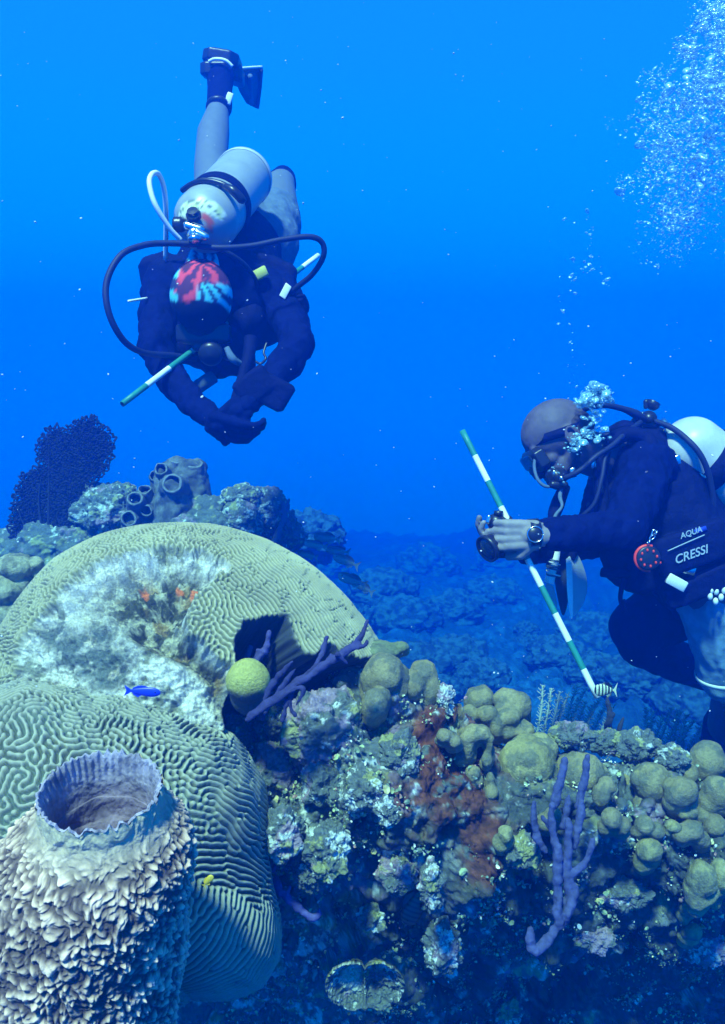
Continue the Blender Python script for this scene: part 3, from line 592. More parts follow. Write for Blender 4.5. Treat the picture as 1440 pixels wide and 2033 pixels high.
# crusted rocks
CS_V, CS_F = cube_sphere(64)
def rock(name, x, y, d, rw, rh, label, seed, group='crusted rocks on the reef face', **kw):
    c = P(x, y, d); a, b = rw * d / FPX, rh * d / FPX; D = CS_V
    V = c + D * (a, (a + b) / 2, b)
    V = V + D * (.22 * min(a, b) * fbm(D * (a, a, b) + seed, 1.3 / min(a, b), 3, seed) * 1.4)[:, None]
    V = V + D * (.010 * np.maximum(-.3, .5 - worley(V, 42, seed)) + .006 * fbm(V, 55, 4, seed, .65) + .003 * np.maximum(0, .5 - worley(V, 130, seed)))[:, None]
    col = crust_colour(V + seed, seed, 1.3, **kw)
    return mk(name, V, CS_F, M_rock, None, col, label=label, cat='rock', group=group)
ROCKS = [(548, 1530, 55, 58, 'pinkish grey rock beside the right edge of the front brain coral', dict(white=.25, pink=.5)), (640, 1440, 82, 70, 'broad mottled rock under the purple sponge branch', dict(white=.36, olive=.36, pink=.45)),
    (722, 1570, 40, 40, 'pale green rounded rock in the middle of the reef face', dict(white=.62, pink=.1)), (768, 1612, 17, 30, 'little pale upright rock right of the pale green one', dict(white=.6, pink=.1)),
    (562, 1655, 42, 55, 'bright white and yellow crusted rock at the brain coral edge', dict(white=.62, olive=.45)), (648, 1685, 46, 50, 'square pale green rock with yellow flecks', dict(white=.55, olive=.45, pink=.1)), (615, 1735, 26, 36, 'thin pale ledge under the square green rock', dict(white=.45)),
    (640, 1560, 40, 42, 'dark violet rock between the mottled rock and the square one', dict(white=.18, pink=.45)), (835, 1440, 52, 44, 'white speckled rock under the drooping coral lobes', dict(white=.65)), (880, 1395, 20, 34, 'lilac white rock face at the ridge top beside blue water', dict(white=.7, pink=.5)),
    (790, 1735, 38, 38, 'pinkish lump in the shade with yellow green fringe', dict(white=.3, pink=.6)), (735, 1825, 26, 30, 'dim grey lump above the heart shaped plate coral', dict(white=.35, pink=.4)), (855, 1760, 20, 52, 'narrow upright pale rock in the shaded centre', dict(white=.45)),
    (880, 1880, 34, 58, 'pale flaky rock low on the shaded face', dict(white=.62, olive=.3)), (1135, 1460, 42, 26, 'dark rounded rock on the ridge behind the biggest mound', dict(white=.12, olive=.4)), (1205, 1475, 38, 24, 'dark rock right of the thin twigs', dict(white=.1, olive=.4)),
    (1265, 1480, 44, 30, 'dark mossy rock on the ridge before the sea plumes', dict(white=.16, olive=.3)), (1335, 1505, 30, 26, 'grey crusted rock by the right sea plumes', dict(white=.4, pink=.4)), (1180, 1860, 40, 26, 'faint pink lump deep in the shade', dict(white=.2, pink=.6)),
    (1400, 1878, 60, 26, 'pale lilac ledge at the lower right edge', dict(white=.5, pink=.6)), (1000, 2010, 34, 36, 'pale blue grey rock at the bottom centre', dict(white=.4)), (700, 1300, 30, 22, 'white crusted rock at the root of the purple branch', dict(white=.7, pink=.3)),
    (1040, 1690, 36, 30, 'yellow green crusted lump beneath the pitted little knob', dict(white=.3, olive=.6)), (1240, 1770, 50, 30, 'brownish lump on the shaded face', dict(white=.2, pink=.3)), (545, 1430, 34, 60, 'dark rock beneath the mustard ball coral', dict(white=.12)),
    (790, 1500, 40, 46, 'dark rock with small yellow discs beside the red patch', dict(white=.2, olive=.5)), (470, 1480, 46, 60, 'shadowy rock filling the gap under the mustard ball coral', dict(white=.08))]
ROCK_OBJS = []
for k, (x, y, rw, rh, lab, kw) in enumerate(ROCKS):
    ROCK_OBJS.append(rock('crusted_rock', x, y, s_(x, y, min(rw, rh) * .25 / FPX * 1.6 - .01 - (.09 if y > 1600 and x < 1000 else 0)), rw, rh, lab, 60 + k, **kw))

# heart-shaped plate coral low in the shade
def plate():
    d = s_(725, 1940, -.16); c = P(725, 1935, d); n, m = 70, 300; t = np.linspace(0, 2 * math.pi, m, endpoint=False); rr = np.linspace(0.02, 1, n)
    ol = 1 - .16 * np.exp(-((t - math.pi / 2) / .28) ** 2) - .16 * np.exp(-((t - 3 * math.pi / 2) / .22) ** 2) + .10 * np.abs(np.cos(t)) ; RR, T = np.meshgrid(rr, t, indexing='ij'); O = np.broadcast_to(ol, RR.shape)
    x = (RR * O * np.cos(T)).ravel() * .066; z = (RR * O * np.sin(T)).ravel() * .060; r = RR.ravel()
    y = -.020 * r ** 2 * 1.0 - .012 * sstep(.72, .95, r) + .010 * np.exp(-(x / .004) ** 2) * -1
    V = c + np.stack([x, y - .25 * z, z], -1); V = V + (.008 * fbm(V, 45, 4, 5) + .005 * ridged(V, 80, 2, 6))[:, None] * (0, -1, .3)
    V2 = V + np.array((0, .014, -.004)); F = grid_faces(n, m, True); Vs, Fs = join((V, F), (V2, F[:, ::-1])); e = (n - 1) * m; j = np.arange(m); side = np.stack([e + j, e + (j + 1) % m, n * m + e + (j + 1) % m, n * m + e + j], -1)
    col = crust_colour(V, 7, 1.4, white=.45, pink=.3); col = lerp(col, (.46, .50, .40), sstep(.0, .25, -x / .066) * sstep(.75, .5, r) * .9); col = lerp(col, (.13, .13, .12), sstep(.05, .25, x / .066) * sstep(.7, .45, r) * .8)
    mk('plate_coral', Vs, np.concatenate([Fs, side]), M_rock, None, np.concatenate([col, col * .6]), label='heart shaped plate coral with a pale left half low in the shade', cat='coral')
plate()

# small leafy algae and shell bits all over the reef face
M_alg = mat('algae_leaf', vcol=True, rough=.45, spec=.5, noise=.1, nscale=60)
def algae():
    g = np.random.default_rng(5); px, py, dd = _rx, _ry, _rd
    k = np.where((px > 430) & (px < 1500) & (py > 1300) & (py < 2080))[0]
    dens = sstep(.02, .42, fbm(RIDGE[k], 10, 3, 201) + .12); dens *= (1 + 1.0 * (py[k] > 1600)) * np.where(poly_sd(px[k], py[k], [(840, 1430), (930, 1440), (1000, 1560), (1020, 1690), (940, 1730), (840, 1670), (790, 1560)]) > 0, .35, 1); pick = g.random(len(k)) < dens * .05; k = k[pick]; k = k[g.permutation(len(k))[:5200]]
    k = np.repeat(k, 2)
    base = RIDGE[k] + g.normal(0, .004, (len(k), 3)); N = RIDGE_N[k]; n = len(k)
    base = base + N * .012
    ax = N + g.normal(0, .7, (n, 3)); ax /= np.linalg.norm(ax, axis=1)[:, None]
    u = np.cross(ax, g.normal(0, 1, (n, 3))); u /= np.linalg.norm(u, axis=1)[:, None]; v = np.cross(ax, u)
    s = g.gamma(2.6, .0008, n)[:, None] + .0010; m = 7; V = [base]; th = np.arange(m) / m * 2 * math.pi
    for j in range(m): V.append(base + s * (math.cos(th[j]) * u + .75 * math.sin(th[j]) * v) + ax * s * .25 * math.cos(2 * th[j]))
    V = np.stack(V, 1).reshape(-1, 3); b = np.arange(n)[:, None] * (m + 1)
    F = np.concatenate([np.stack([b[:, 0], b[:, 0] + 1 + j, b[:, 0] + 1 + (j + 1) % m, b[:, 0]], -1)[:, :3] for j in range(m)])
    pal = np.array([(.35, .42, .20), (.72, .75, .68), (.55, .50, .25), (.20, .26, .16), (.50, .55, .50), (.40, .22, .20), (.14, .2, .16)]); pc = pal[g.choice(len(pal), n, p=[.2, .07, .14, .28, .03, .06, .22])] * g.uniform(.7, 1.2, (n, 1))
    mk('algae', V, F, M_alg, None, np.repeat(pc, m + 1, 0), kind='stuff', smooth=False)
algae()

# ------------------------------------------------------------------ mound behind the dome: sea fan, tube sponge, rocks
def back_rock(x, y, d, rw, rh, lab, seed, **kw): return rock('reef_boulder', x, y, d, rw, rh, lab, seed, group='boulders behind the brain coral', **kw)
for k, (x, y, d, rw, rh, lab, kw) in enumerate([(210, 1020, 3.55, 70, 56, 'grey crusted boulder between the sea fan and the tube sponge', dict(white=.4)), (190, 1018, 3.49, 26, 24, 'small pale cyan lump on the boulder right of the sea fan', dict(white=.75)), (240, 985, 3.55, 34, 26, 'rounded brown boulder top left of the tube sponge', dict(white=.12, olive=.4)),
        (120, 1090, 3.60, 120, 70, 'low dark boulder under the sea fan', dict(white=.2)), (400, 1060, 3.55, 110, 70, 'dark boulder under the tube sponge', dict(white=.15)), (480, 990, 3.50, 40, 30, 'knobbly crusted boulder top right of the tube sponge', dict(white=.5, pink=.3)), (525, 1015, 3.55, 46, 44, 'dark pitted boulder with pale crust above the fish school', dict(white=.4, pink=.3)),
        (485, 1030, 3.45, 40, 38, 'pale crusted boulder face right behind the dome top', dict(white=.55)), (560, 1060, 3.65, 44, 44, 'shaded boulder foot beside the fish school', dict(white=.2))]): back_rock(x, y, d, rw, rh, lab, 120 + k, **kw)
V, F = CS_V, CS_F; c = P(270, 1180, 3.9) - (0, 0, .72); V = c + V * (.66, .66, 1.06); D = CS_V; V = V + D * (.08 * fbm(V, 4, 4, 9))[:, None]
mk('reef_mound', V, F, M_rock, None, crust_colour(V, 3, .8, white=.3), kind='structure')
V, F, N = fuse([capsule(P(568, 1035, 3.5), P(562, 1000, 3.5), .010, .009), capsule(P(562, 1030, 3.5), P(574, 992, 3.5), .009, .006), capsule(P(562, 1035, 3.5), P(545, 1075, 3.5), .010, .014)], .004)
mk('finger_sponge', V, F, M_finger, None, (.10, .12, .2), label='dark forked sponge stub at the right end of the far boulders', cat='sponge')

def tube_sponge():
    root = thing('tube_sponge', P(360, 1070, 3.5), 'grey brown cluster of stout sponge tubes with round pale lips', 'sponge'); k = 3.5 / FPX
    L = lambda *q: chain([(P(x, y, d), r * k) for x, y, d, r in q])
    mass = L((345, 1070, 3.5, 52), (345, 1000, 3.47, 42), (342, 972, 3.42, 28)) + L((388, 1070, 3.55, 40), (386, 1000, 3.55, 33), (386, 934, 3.55, 27)) + L((362, 1060, 3.55, 40), (358, 934, 3.55, 30)) + L((330, 1040, 3.52, 32), (332, 940, 3.54, 22)) + L((410, 1060, 3.56, 24), (402, 940, 3.56, 12)) + L((322, 1030, 3.5, 20), (320, 938, 3.48, 14)) + L((300, 1060, 3.5, 26), (288, 985, 3.48, 16)) + L((275, 1060, 3.48, 22), (268, 1002, 3.45, 15)) + L((262, 1075, 3.46, 20), (257, 1040, 3.44, 14)) + L((420, 1080, 3.52, 34), (425, 1020, 3.52, 20)) + L((305, 1010, 3.5, 12), (307, 952, 3.5, 9))
    V, F, N = fuse(mass, .008, 2); V = V + N * (.012 * fbm(V, 14, 3, 3) + .005 * fbm(V, 45, 3, 4) - .006 * worley(V, 40, 2))[:, None]
    mk('sponge_mass', V, F, M_rock, root, lerp((.07, .075, .08), (.17, .18, .17), sstep(-.3, .4, fbm(V, 22, 4, 7))))
    for x, y, d, r, up in ((342, 960, 3.37, 15, .35), (320, 931, 3.44, 10, .45), (386, 921, 3.52, 13, .9), (352, 915, 3.52, 10, .95), (268, 990, 3.40, 12, .6), (256, 1030, 3.40, 12, .25), (307, 945, 3.47, 8, .3), (291, 1014, 3.42, 9, .2), (288, 972, 3.44, 10, .8), (425, 1004, 3.48, 8, .6)):
        r *= k; ax = np.array((.05, -math.sqrt(1 - up * up), up)); prof = [(-.09, r * 1.9), (-.03, r * 1.55), (-.004, r * 1.32), (.003, r * 1.2), (.003, r * 1.0), (-.008, r * .86), (-.04, r * .7), (-.06, .0005)]
        pr = cubic(np.array(prof), 48); V, F = revolve(P(x, y, d), ax, [tuple(q) for q in pr], 48); s = np.repeat(np.linspace(0, 1, 48), 48)
        V = V + .003 * np.stack([fbm(V, 40, 2, 1), fbm(V, 40, 2, 5), fbm(V, 40, 2, 8)], -1) * 1.2
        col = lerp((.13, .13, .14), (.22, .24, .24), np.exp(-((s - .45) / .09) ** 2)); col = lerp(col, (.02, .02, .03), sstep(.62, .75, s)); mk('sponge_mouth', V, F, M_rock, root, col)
tube_sponge()

M_fan = mat('sea_fan_mesh', (.022, .028, .045), rough=.9, spec=.1)
def net_fan(poly, d, npt, rad, name, label, base, depth=.012, seed=0, k=4):
    g = np.random.default_rng(seed); poly = np.array(poly, float); lo, hi = poly.min(0) - 10, poly.max(0) + 10
    p = g.uniform(lo, hi, (npt * 4, 2)); sd = poly_sd(p[:, 0], p[:, 1], [tuple(q) for q in poly]) + g.normal(0, 4, len(p)); p = p[sd > 0][:npt]
    dd = d + depth * np.sin(p[:, 0] * .03) + g.normal(0, depth * .2, len(p)); W = np.array([P(x, y, e) for (x, y), e in zip(p, dd)])
    E = set()
    for i0 in range(0, len(p), 500):
        D2 = ((p[i0:i0 + 500, None] - p[None]) ** 2).sum(-1); D2[np.arange(len(D2)), np.arange(i0, i0 + len(D2))] = 1e9
        nn = np.argpartition(D2, k, axis=1)[:, :k]
        for a in range(len(nn)):
            for b in nn[a]: E.add((min(i0 + a, int(b)), max(i0 + a, int(b))))
    E = np.array(sorted(E)); A, B = W[E[:, 0]], W[E[:, 1]]; t = B - A; t /= np.linalg.norm(t, axis=1)[:, None] + 1e-9; u = np.cross(t, (0.1, 1, .2)); u /= np.linalg.norm(u, axis=1)[:, None]; v = np.cross(t, u)
    V = np.concatenate([Q + rad * (math.cos(a) * u + math.sin(a) * v) for Q in (A, B) for a in (0, 2.09, 4.19)]); n = len(E); i = np.arange(n)
    F = np.concatenate([np.stack([i + n * j, i + n * ((j + 1) % 3), i + n * (3 + (j + 1) % 3), i + n * (3 + j)], -1) for j in range(3)])
    mains = []
    for ang in range(9):
        e = poly[(ang * len(poly)) // 9]; mid = (np.array(base[:2]) * .5 + e * .5) + g.normal(0, 8, 2); end = np.array(base[:2]) * .12 + e * .88
        mains.append(tube([P(base[0], base[1], d + .002), P(mid[0], mid[1], d), P(end[0], end[1], d)], [.007, .004, .0015], 16, 6))
    # thin fleshy blades that close most of the net
    cell = 5; gx, gy = np.meshgrid(np.arange(lo[0], hi[0], cell), np.arange(lo[1], hi[1], cell), indexing='ij'); sh = gx.shape; gx, gy = gx.ravel(), gy.ravel()
    sdg = poly_sd(gx, gy, [tuple(q) for q in poly]); Vg = np.array([P(x, y, d + .004 + depth * math.sin(x * .03)) for x, y in zip(gx, gy)]); nzz = fbm(Vg, 26, 3, 4, .6)
    Fg = grid_faces(*sh); Fg = Fg[((sdg - 3 + 10 * nzz) > 0)[Fg].all(1)]; nV = len(Vg); Vg2 = Vg + (0, .004, 0); Vc, Fc = compact(np.concatenate([Vg, Vg2]), np.concatenate([Fg, Fg[:, ::-1] + nV]))
    m2 = join((V, F), (Vc, Fc), *mains); return mk(name, m2[0], m2[1], M_fan, None, label=label, cat='sea fan')
net_fan([(60, 1100), (22, 1060), (28, 990), (45, 945), (80, 925), (74, 885), (98, 848), (130, 850), (155, 835), (188, 826), (196, 840), (226, 868), (222, 900), (214, 930), (188, 955), (160, 1000), (150, 1050), (120, 1100)], 3.5, 12000, .0032, 'sea_fan', 'tall dark purple sea fan rising behind the left rim of the dome', (95, 1110), seed=3)

# ------------------------------------------------------------------ farther reef
M_rod = mat('sea_plume_skin', (.40, .44, .38), rough=.9, spec=.1, noise=.3, nscale=50)
def plume(spec, label, d):
    ms = []; g = np.random.default_rng(int(spec[0][0]))
    for (x0, y0, x1, y1, r) in spec:
        mx, my = (x0 + x1) / 2 + g.normal(0, 4), (y0 + y1) / 2 + g.normal(0, 3); dd = d + g.normal(0, .05)
        c = cubic(np.array([P(x0, y0, dd), P(mx, my, dd - .01), P(x1, y1, dd)]), 24); ms.append(tube(c, [r * .6, r, r * .8], 24, 7))
        for t in range(2, 23):          # feathery side twigs
            for s in (-1, 1):
                o = np.array((s * .010 + g.normal(0, .003), g.normal(0, .008), .010 + g.normal(0, .002))); ms.append(tube([c[t], c[t] + o * .6, c[t] + o], [r * .5, r * .45, r * .3], 3, 4))
    V, F = join(*ms); mk('sea_plume', V, F, M_rod, None, label=label, cat='sea plume', group='feathery sea plumes beyond the ridge')
plume([(1060 + 12 * k, 1480, 1078 + 17 * k, 1360 + 6 * (k % 4), .004) for k in range(6)], 'feathery grey sea plume just right of the stacked coral cluster', 3.0)
plume([(1120 + 10 * k, 1490, 1150 + 14 * k, 1385 + 7 * (k % 3), .004) for k in range(6)], 'feathery grey sea plume behind the foot of the striped pole', 3.0)
plume([(1265 + 11 * k, 1495, 1282 + 17 * k, 1405 + 8 * (k % 3), .0042) for k in range(5)], 'feathery sea plume behind the dark mossy rock at right', 3.0)
plume([(1330 + 11 * k, 1500, 1348 + 16 * k, 1410 + 9 * (k % 4), .0042) for k in range(6)], 'feathery sea plume nearest the right edge under the diver', 3.0)
M_twig = mat('dark_twig', (.03, .035, .05), rough=.9)
V, F, N = fuse([*chain([(P(1212, 1470, 2.2), .010), (P(1208, 1440, 2.2), .009), (P(1212, 1420, 2.2), .008), (P(1208, 1395, 2.2), .005), (P(1205, 1385, 2.2), .003)]), *chain([(P(1212, 1425, 2.2), .006), (P(1217, 1418, 2.2), .005)])], .0025); V = V + N * (.003 * fbm(V, 60, 3, 1))[:, None]
mk('sea_twig', V, F, M_twig, None, label='knobbly dark twig standing under the end of the striped pole', cat='twig')
V, F, N = fuse(chain([(P(1226, 1462, 2.2), .006), (P(1232, 1440, 2.2), .006), (P(1238, 1425, 2.2), .003)]), .0025); mk('sea_twig', V, F, M_twig, None, label='short dark twig slanting right beside the knobbly one', cat='twig')
V, F, N = fuse([capsule(P(1270, 1505, 1.95), P(1283, 1468, 1.95), .014, .012)], .003); mk('finger_sponge', V, F, M_twig, None, label='dark stubby sponge on the ridge before the mossy rock', cat='sponge')

def dome_mesh(seed):
    D = cube_sphere(40)[0]; F = cube_sphere(40)[1]; V = D * (1, 1, .75); V = V + D * (.20 * fbm(D, 2.2, 4, seed) + .10 * np.maximum(0, .6 - worley(D, 3.2, seed)) + .05 * fbm(D, 9, 3, seed))[:, None]; return V, F
FAR = [(1052, 1275, 4.3, .085, 'round plate shaped coral head standing dim behind the striped pole'), (1045, 1245, 4.6, .07, 'small pale coral head above the round plate shaped one'), (830, 1320, 3.9, .16, 'pale cyan coral head on the sand beyond the drooping lobes'), (905, 1300, 4.2, .15, 'pale coral head right of the sandy patch centre'), (960, 1340, 3.7, .12, 'low coral head left of the sea plumes'), (800, 1230, 5.2, .22, 'broad pale coral head far beyond the dome flank'),
       (900, 1210, 5.6, .2, 'far coral head under the hand held pole'), (760, 1170, 6.4, .25, 'far coral head right of the fish school'), (850, 1120, 7.5, .3, 'very faint coral head in the far haze centre'), (980, 1180, 6.2, .22, 'faint coral head below the held camera'), (1110, 1300, 4.6, .16, 'dim coral head under the hanging blades'), (1180, 1260, 5.0, .2, 'dim coral head between the blades and the knee'),
       (1250, 1340, 3.7, .14, 'grey coral head below the diver knee'), (1320, 1355, 3.5, .15, 'crusted coral head beneath the bent leg'), (1180, 1330, 4.0, .13, 'crusted coral head right of the pole foot'), (1380, 1400, 3.4, .16, 'dark coral head at the right behind the plumes'), (650, 1120, 5.0, .2, 'dark coral head behind the fish school'), (700, 1220, 4.6, .12, 'coral head peeping over the right flank of the dome'),
       (1000, 1110, 8.5, .3, 'very faint coral head beyond the camera hand'), (610, 1060, 7.0, .3, 'very faint coral head left in the far haze'), (870, 1370, 3.3, .1, 'small coral head in the dip behind the ridge')]
fm = []
for s in range(5):
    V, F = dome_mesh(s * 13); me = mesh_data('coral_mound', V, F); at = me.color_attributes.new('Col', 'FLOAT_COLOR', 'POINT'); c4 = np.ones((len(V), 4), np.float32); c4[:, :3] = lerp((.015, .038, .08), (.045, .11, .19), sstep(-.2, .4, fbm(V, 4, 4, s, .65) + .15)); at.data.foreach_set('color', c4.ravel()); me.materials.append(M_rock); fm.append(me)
for k, (x, y, d, r, lab) in enumerate(FAR):
    # each one stands on the seabed: walk out until the bottom is met
    ds_ = np.linspace(2.6, 16, 400); W_ = np.array([P(x, y + 12, q) for q in ds_]); hit = np.where(W_[:, 2] <= seabed_z(W_[:, 0], W_[:, 1]) + .02)[0]
    d2 = float(ds_[hit[0]]) if len(hit) else d; r *= min(1.7, d2 / d); d = d2
    o = bpy.data.objects.new('coral_mound', fm[k % 5]); C.objects.link(o); p = P(x, y + 6, d); o.location = Vector(p); o.scale = (r, r, r * (.9 if k else 1.1)); o.rotation_euler = (0, 0, k * 1.7)
    props(o, lab, 'coral', 'coral heads scattered over the far seabed')
# ------------------------------------------------------------------ fish
M_fish_dim = mat('dim_fish_scales', vcol=True, rough=.4, spec=.5)
def fish(px, py, d, L, ang, colf, label, deep=.30, group=None, name='fish', cat='fish', yaw=0., fork=.6):
    """head points along ang (degrees, 0 = right in the photo, 90 = up)"""
    n, m = 40, 20; t = np.linspace(0, 1, n); h = deep * .5 * np.sin(np.clip(t, 0, 1) ** .62 * math.pi) ** .8 * (1 - .12 * t) + .035 * t; h[0] = .004; w = h * .42; w[-6:] *= np.linspace(1, .3, 6)
    th = np.arange(m) / m * 2 * math.pi; x = .5 - t * .82
    B = np.stack([np.repeat(x, m), (w[:, None] * np.cos(th)).ravel(), (h[:, None] * np.sin(th)).ravel()], -1); parts = {}
    F = grid_faces(n, m, True)
    def fin(P2, th=.006):
        P2 = np.array(P2, float); k = len(P2); a = np.stack([P2[:, 0], np.full(k, th), P2[:, 1]], -1); b = a * (1, -1, 1); f = [tuple(range(k)), tuple(range(2 * k - 1, k - 1, -1))] + [(i, k + i, k + (i + 1) % k, (i + 1) % k) for i in range(k)]
        return np.concatenate([a, b]), f
    root_loc = P(px, py, d); a = R(ang); cy, sy = math.cos(yaw), math.sin(yaw)
    fx = np.array((math.cos(a) * cy, sy, math.sin(a) * cy)); fz = np.array((-math.sin(a), 0, math.cos(a))); 
    if math.cos(a) < 0: fz = -fz
    fz = fz - fx * (fz @ fx); fz /= np.linalg.norm(fz); fy = np.cross(fz, fx)
    Mx = np.stack([fx, fy, fz]) * L; tr = lambda V: root_loc + V @ Mx
    root = thing(name, root_loc, label, cat, group)
    mk('body', tr(B), F, M_fish_dim, root, colf(B[:, 0], B[:, 2] / deep))
    for nm, pl in (('tail_fin', [(-.30, .02), (-.36, .07), (-.5, fork * deep), (-.44, .0), (-.5, -fork * deep), (-.36, -.07), (-.30, -.02)]), ('dorsal_fin', [(.22, deep * .42), (.05, deep * .66), (-.12, deep * .62), (-.26, deep * .36), (-.27, deep * .15), (0, deep * .38)]), ('anal_fin', [(-.02, -deep * .42), (-.12, -deep * .64), (-.24, -deep * .42), (-.27, -deep * .15)])):
        Vf, Ff = fin(pl); mk(nm, tr(Vf), Ff, M_fish_dim, root, colf(Vf[:, 0], Vf[:, 2] / deep), smooth=False)
    Ve, Fe = ball((.36, 0, deep * .08), (.022, .022 if True else .02, .022), 12); Ve[:, 1] *= 1; e1 = Ve + (0, np.interp(.14, t, w) * .9, 0); e2 = Ve - (0, np.interp(.14, t, w) * .9, 0); Vj, Fj = join((e1, Fe), (e2, Fe)); mk('eye', tr(Vj), Fj, M_fish_dim, root, (.01, .01, .015))
    return root
def flat(c): return lambda x, z: np.broadcast_to(np.array(c), (len(x), 3)).copy()
fish(283, 1373, 1.12, .046, -4, flat((.012, .04, .55)), 'small vivid blue fish hovering over the white sand patch', deep=.26)
fish(413, 1749, 1.02, .018, 50, flat((.60, .45, .02)), 'tiny yellow fish near the right side of the barrel sponge', deep=.42)
fish(1203, 1370, 2.1, .055, 180, lambda x, z: lerp((.62, .68, .45), (.01, .015, .03), (np.sin(x * 44 + .6) > .15).astype(float)), 'black and yellow striped fish by the lower tip of the striped pole', deep=.55)
fish(824, 1796, 1.62, .085, 250, lambda x, z: lerp((.10, .09, .06), (.02, .02, .02), (np.sin(x * 60) > 0).astype(float) * .9), 'brown banded fish pointing down in the shaded reef', deep=.42)
g = np.random.default_rng(12)
for (x, y, a, L, lab) in [(580, 1063, 160, .12, 'silvery fish at the upper left of the school'), (650, 1068, 172, .12, 'silvery fish at the top of the school'), (672, 1094, 170, .11, 'silvery fish in the upper right of the school'), (628, 1082, 165, .10, 'smaller silvery fish in the middle of the school'),
        (688, 1114, 158, .12, 'silvery fish at the right side of the school'), (612, 1102, 165, .09, 'faint fish low left in the school'), (700, 1152, 158, .12, 'silvery fish second from the bottom of the school'), (722, 1166, 150, .10, 'lowest fish of the school over the dome flank')]:
    fish(x, y, 3.7 + g.normal(0, .15), L, a, lambda x, z: lerp((.30, .36, .34), (.06, .08, .09), sstep(.05, .3, z)), lab, deep=.34, group='school of silvery fish right of the dome', yaw=g.normal(0, .15))
# ------------------------------------------------------------------ divers
M_suit = mat('wetsuit_neoprene', (.002, .006, .055), rough=.85, spec=.06, noise=.4, nscale=30, bump=.8, bscale=16, bdist=.012)
M_vest = mat('vest_nylon', (.002, .005, .045), rough=.75, spec=.10, noise=.3, nscale=60, bump=.8, bscale=28, bdist=.010)
M_black = mat('black_plastic', (.012, .013, .018), rough=.35, spec=.5)
M_rubber = mat('hose_rubber', (.008, .014, .055), rough=.6, spec=.35)
M_skin = mat('skin', vcol=True, rough=.6, spec=.25, noise=.12, nscale=50, bump=.2, bscale=180, bdist=.001)
M_skin2 = mat('pale_skin', (.12, .15, .19), rough=.6, spec=.3, noise=.10, nscale=40, bump=.2, bscale=160, bdist=.001)
M_tank = mat('tank_paint', vcol=True, rough=.38, spec=.5, noise=.10, nscale=25, bump=.12, bscale=60, bdist=.002)
M_chrome = mat('chrome', (.65, .68, .70), rough=.22, metal=1.)
M_white = mat('white_plastic', (.78, .79, .76), rough=.4, spec=.4, noise=.06, nscale=60)
M_pole = mat('painted_pipe', vcol=True, rough=.45, spec=.35, noise=.12, nscale=80)
M_red = mat('red_plastic', (.90, .06, .03), rough=.4)
M_bandana = mat('printed_cloth', vcol=True, rough=.8, spec=.1, bump=.4, bscale=60, bdist=.003)
M_lens = mat('lens_glass', (.01, .02, .03), rough=.05, spec=.9)
M_grey = mat('grey_cloth', (.10, .15, .21), rough=.85, spec=.1, noise=.2, nscale=60, bump=.4, bscale=50, bdist=.004)

def sk(name, parts, m, parent, voxel=.006, sm=3, wr=.0, wf=20, seed=0, **pr):
    V, F, N = fuse(parts, voxel, sm)
    if wr: V = V + N * (wr * fbm(V * (1, 1, .6), wf, 3, seed))[:, None]
    return mk(name, V, F, m, parent, **pr)
def limb(*q, grow=0.0): return chain([(P(x, y, d), r + grow) for x, y, d, r in q])
def hose(name, path, r, m, parent, **pr):
    V, F = tube(pts(*path), r, 8 * len(path), 10); return mk(name, V, F, m, parent, **pr)
def tank_mesh(A, B, Rt, colf):
    ax = B - A; L = np.linalg.norm(ax); prof = [(-Rt * .98, .001), (-Rt * .97, .016), (-Rt * .92, .018)]
    prof += [(-Rt * math.cos(t) * .92, Rt * math.sin(t)) for t in np.linspace(.30, math.pi / 2, 14)] + [(L * f, Rt) for f in np.linspace(.06, .94, 24)]
    prof += [(L - .0 + .04 * math.sin(t), Rt - .045 * (1 - math.cos(t))) for t in np.linspace(0, math.pi / 2, 8)] + [(L + .041, .001)]
    V, F = revolve(A, ax, prof, 72); return V, F, colf(V)
def seg_pole(name, a, b, r, n, first_green, label, group):
    k = 26 * n; t = np.linspace(0, 1, k * 1); ax = b - a; L = np.linalg.norm(ax); prof = []; cl = []
    for j in range(n):
        c = (.02, .22, .17) if (j % 2 == 0) == first_green else (.82, .83, .80)
        for f in (0.0005, .5, .9995): prof.append((L * (j + f) / n, r)); cl.append(c)
    prof = [(0.0, r * .7)] + prof + [(L, r * .7), (L - .01, r * .65)]; cl = [cl[0]] + cl + [cl[-1], (.03, .03, .03)]
    V, F = revolve(a, ax, prof, 20); V0, F0 = revolve(a, ax, [(0, r * .7), (.001, .0002)], 20)
    V, F = join((V, F), (V0, F0)); col = np.concatenate([np.repeat(np.array(cl), 20, 0), np.tile((.03, .03, .03), (40, 1))])
    return mk(name, V, F, M_pole, None, col * (1 + .2 * fbm(V, 60, 3, 1))[:, None], label=label, cat='survey pole', group=group)
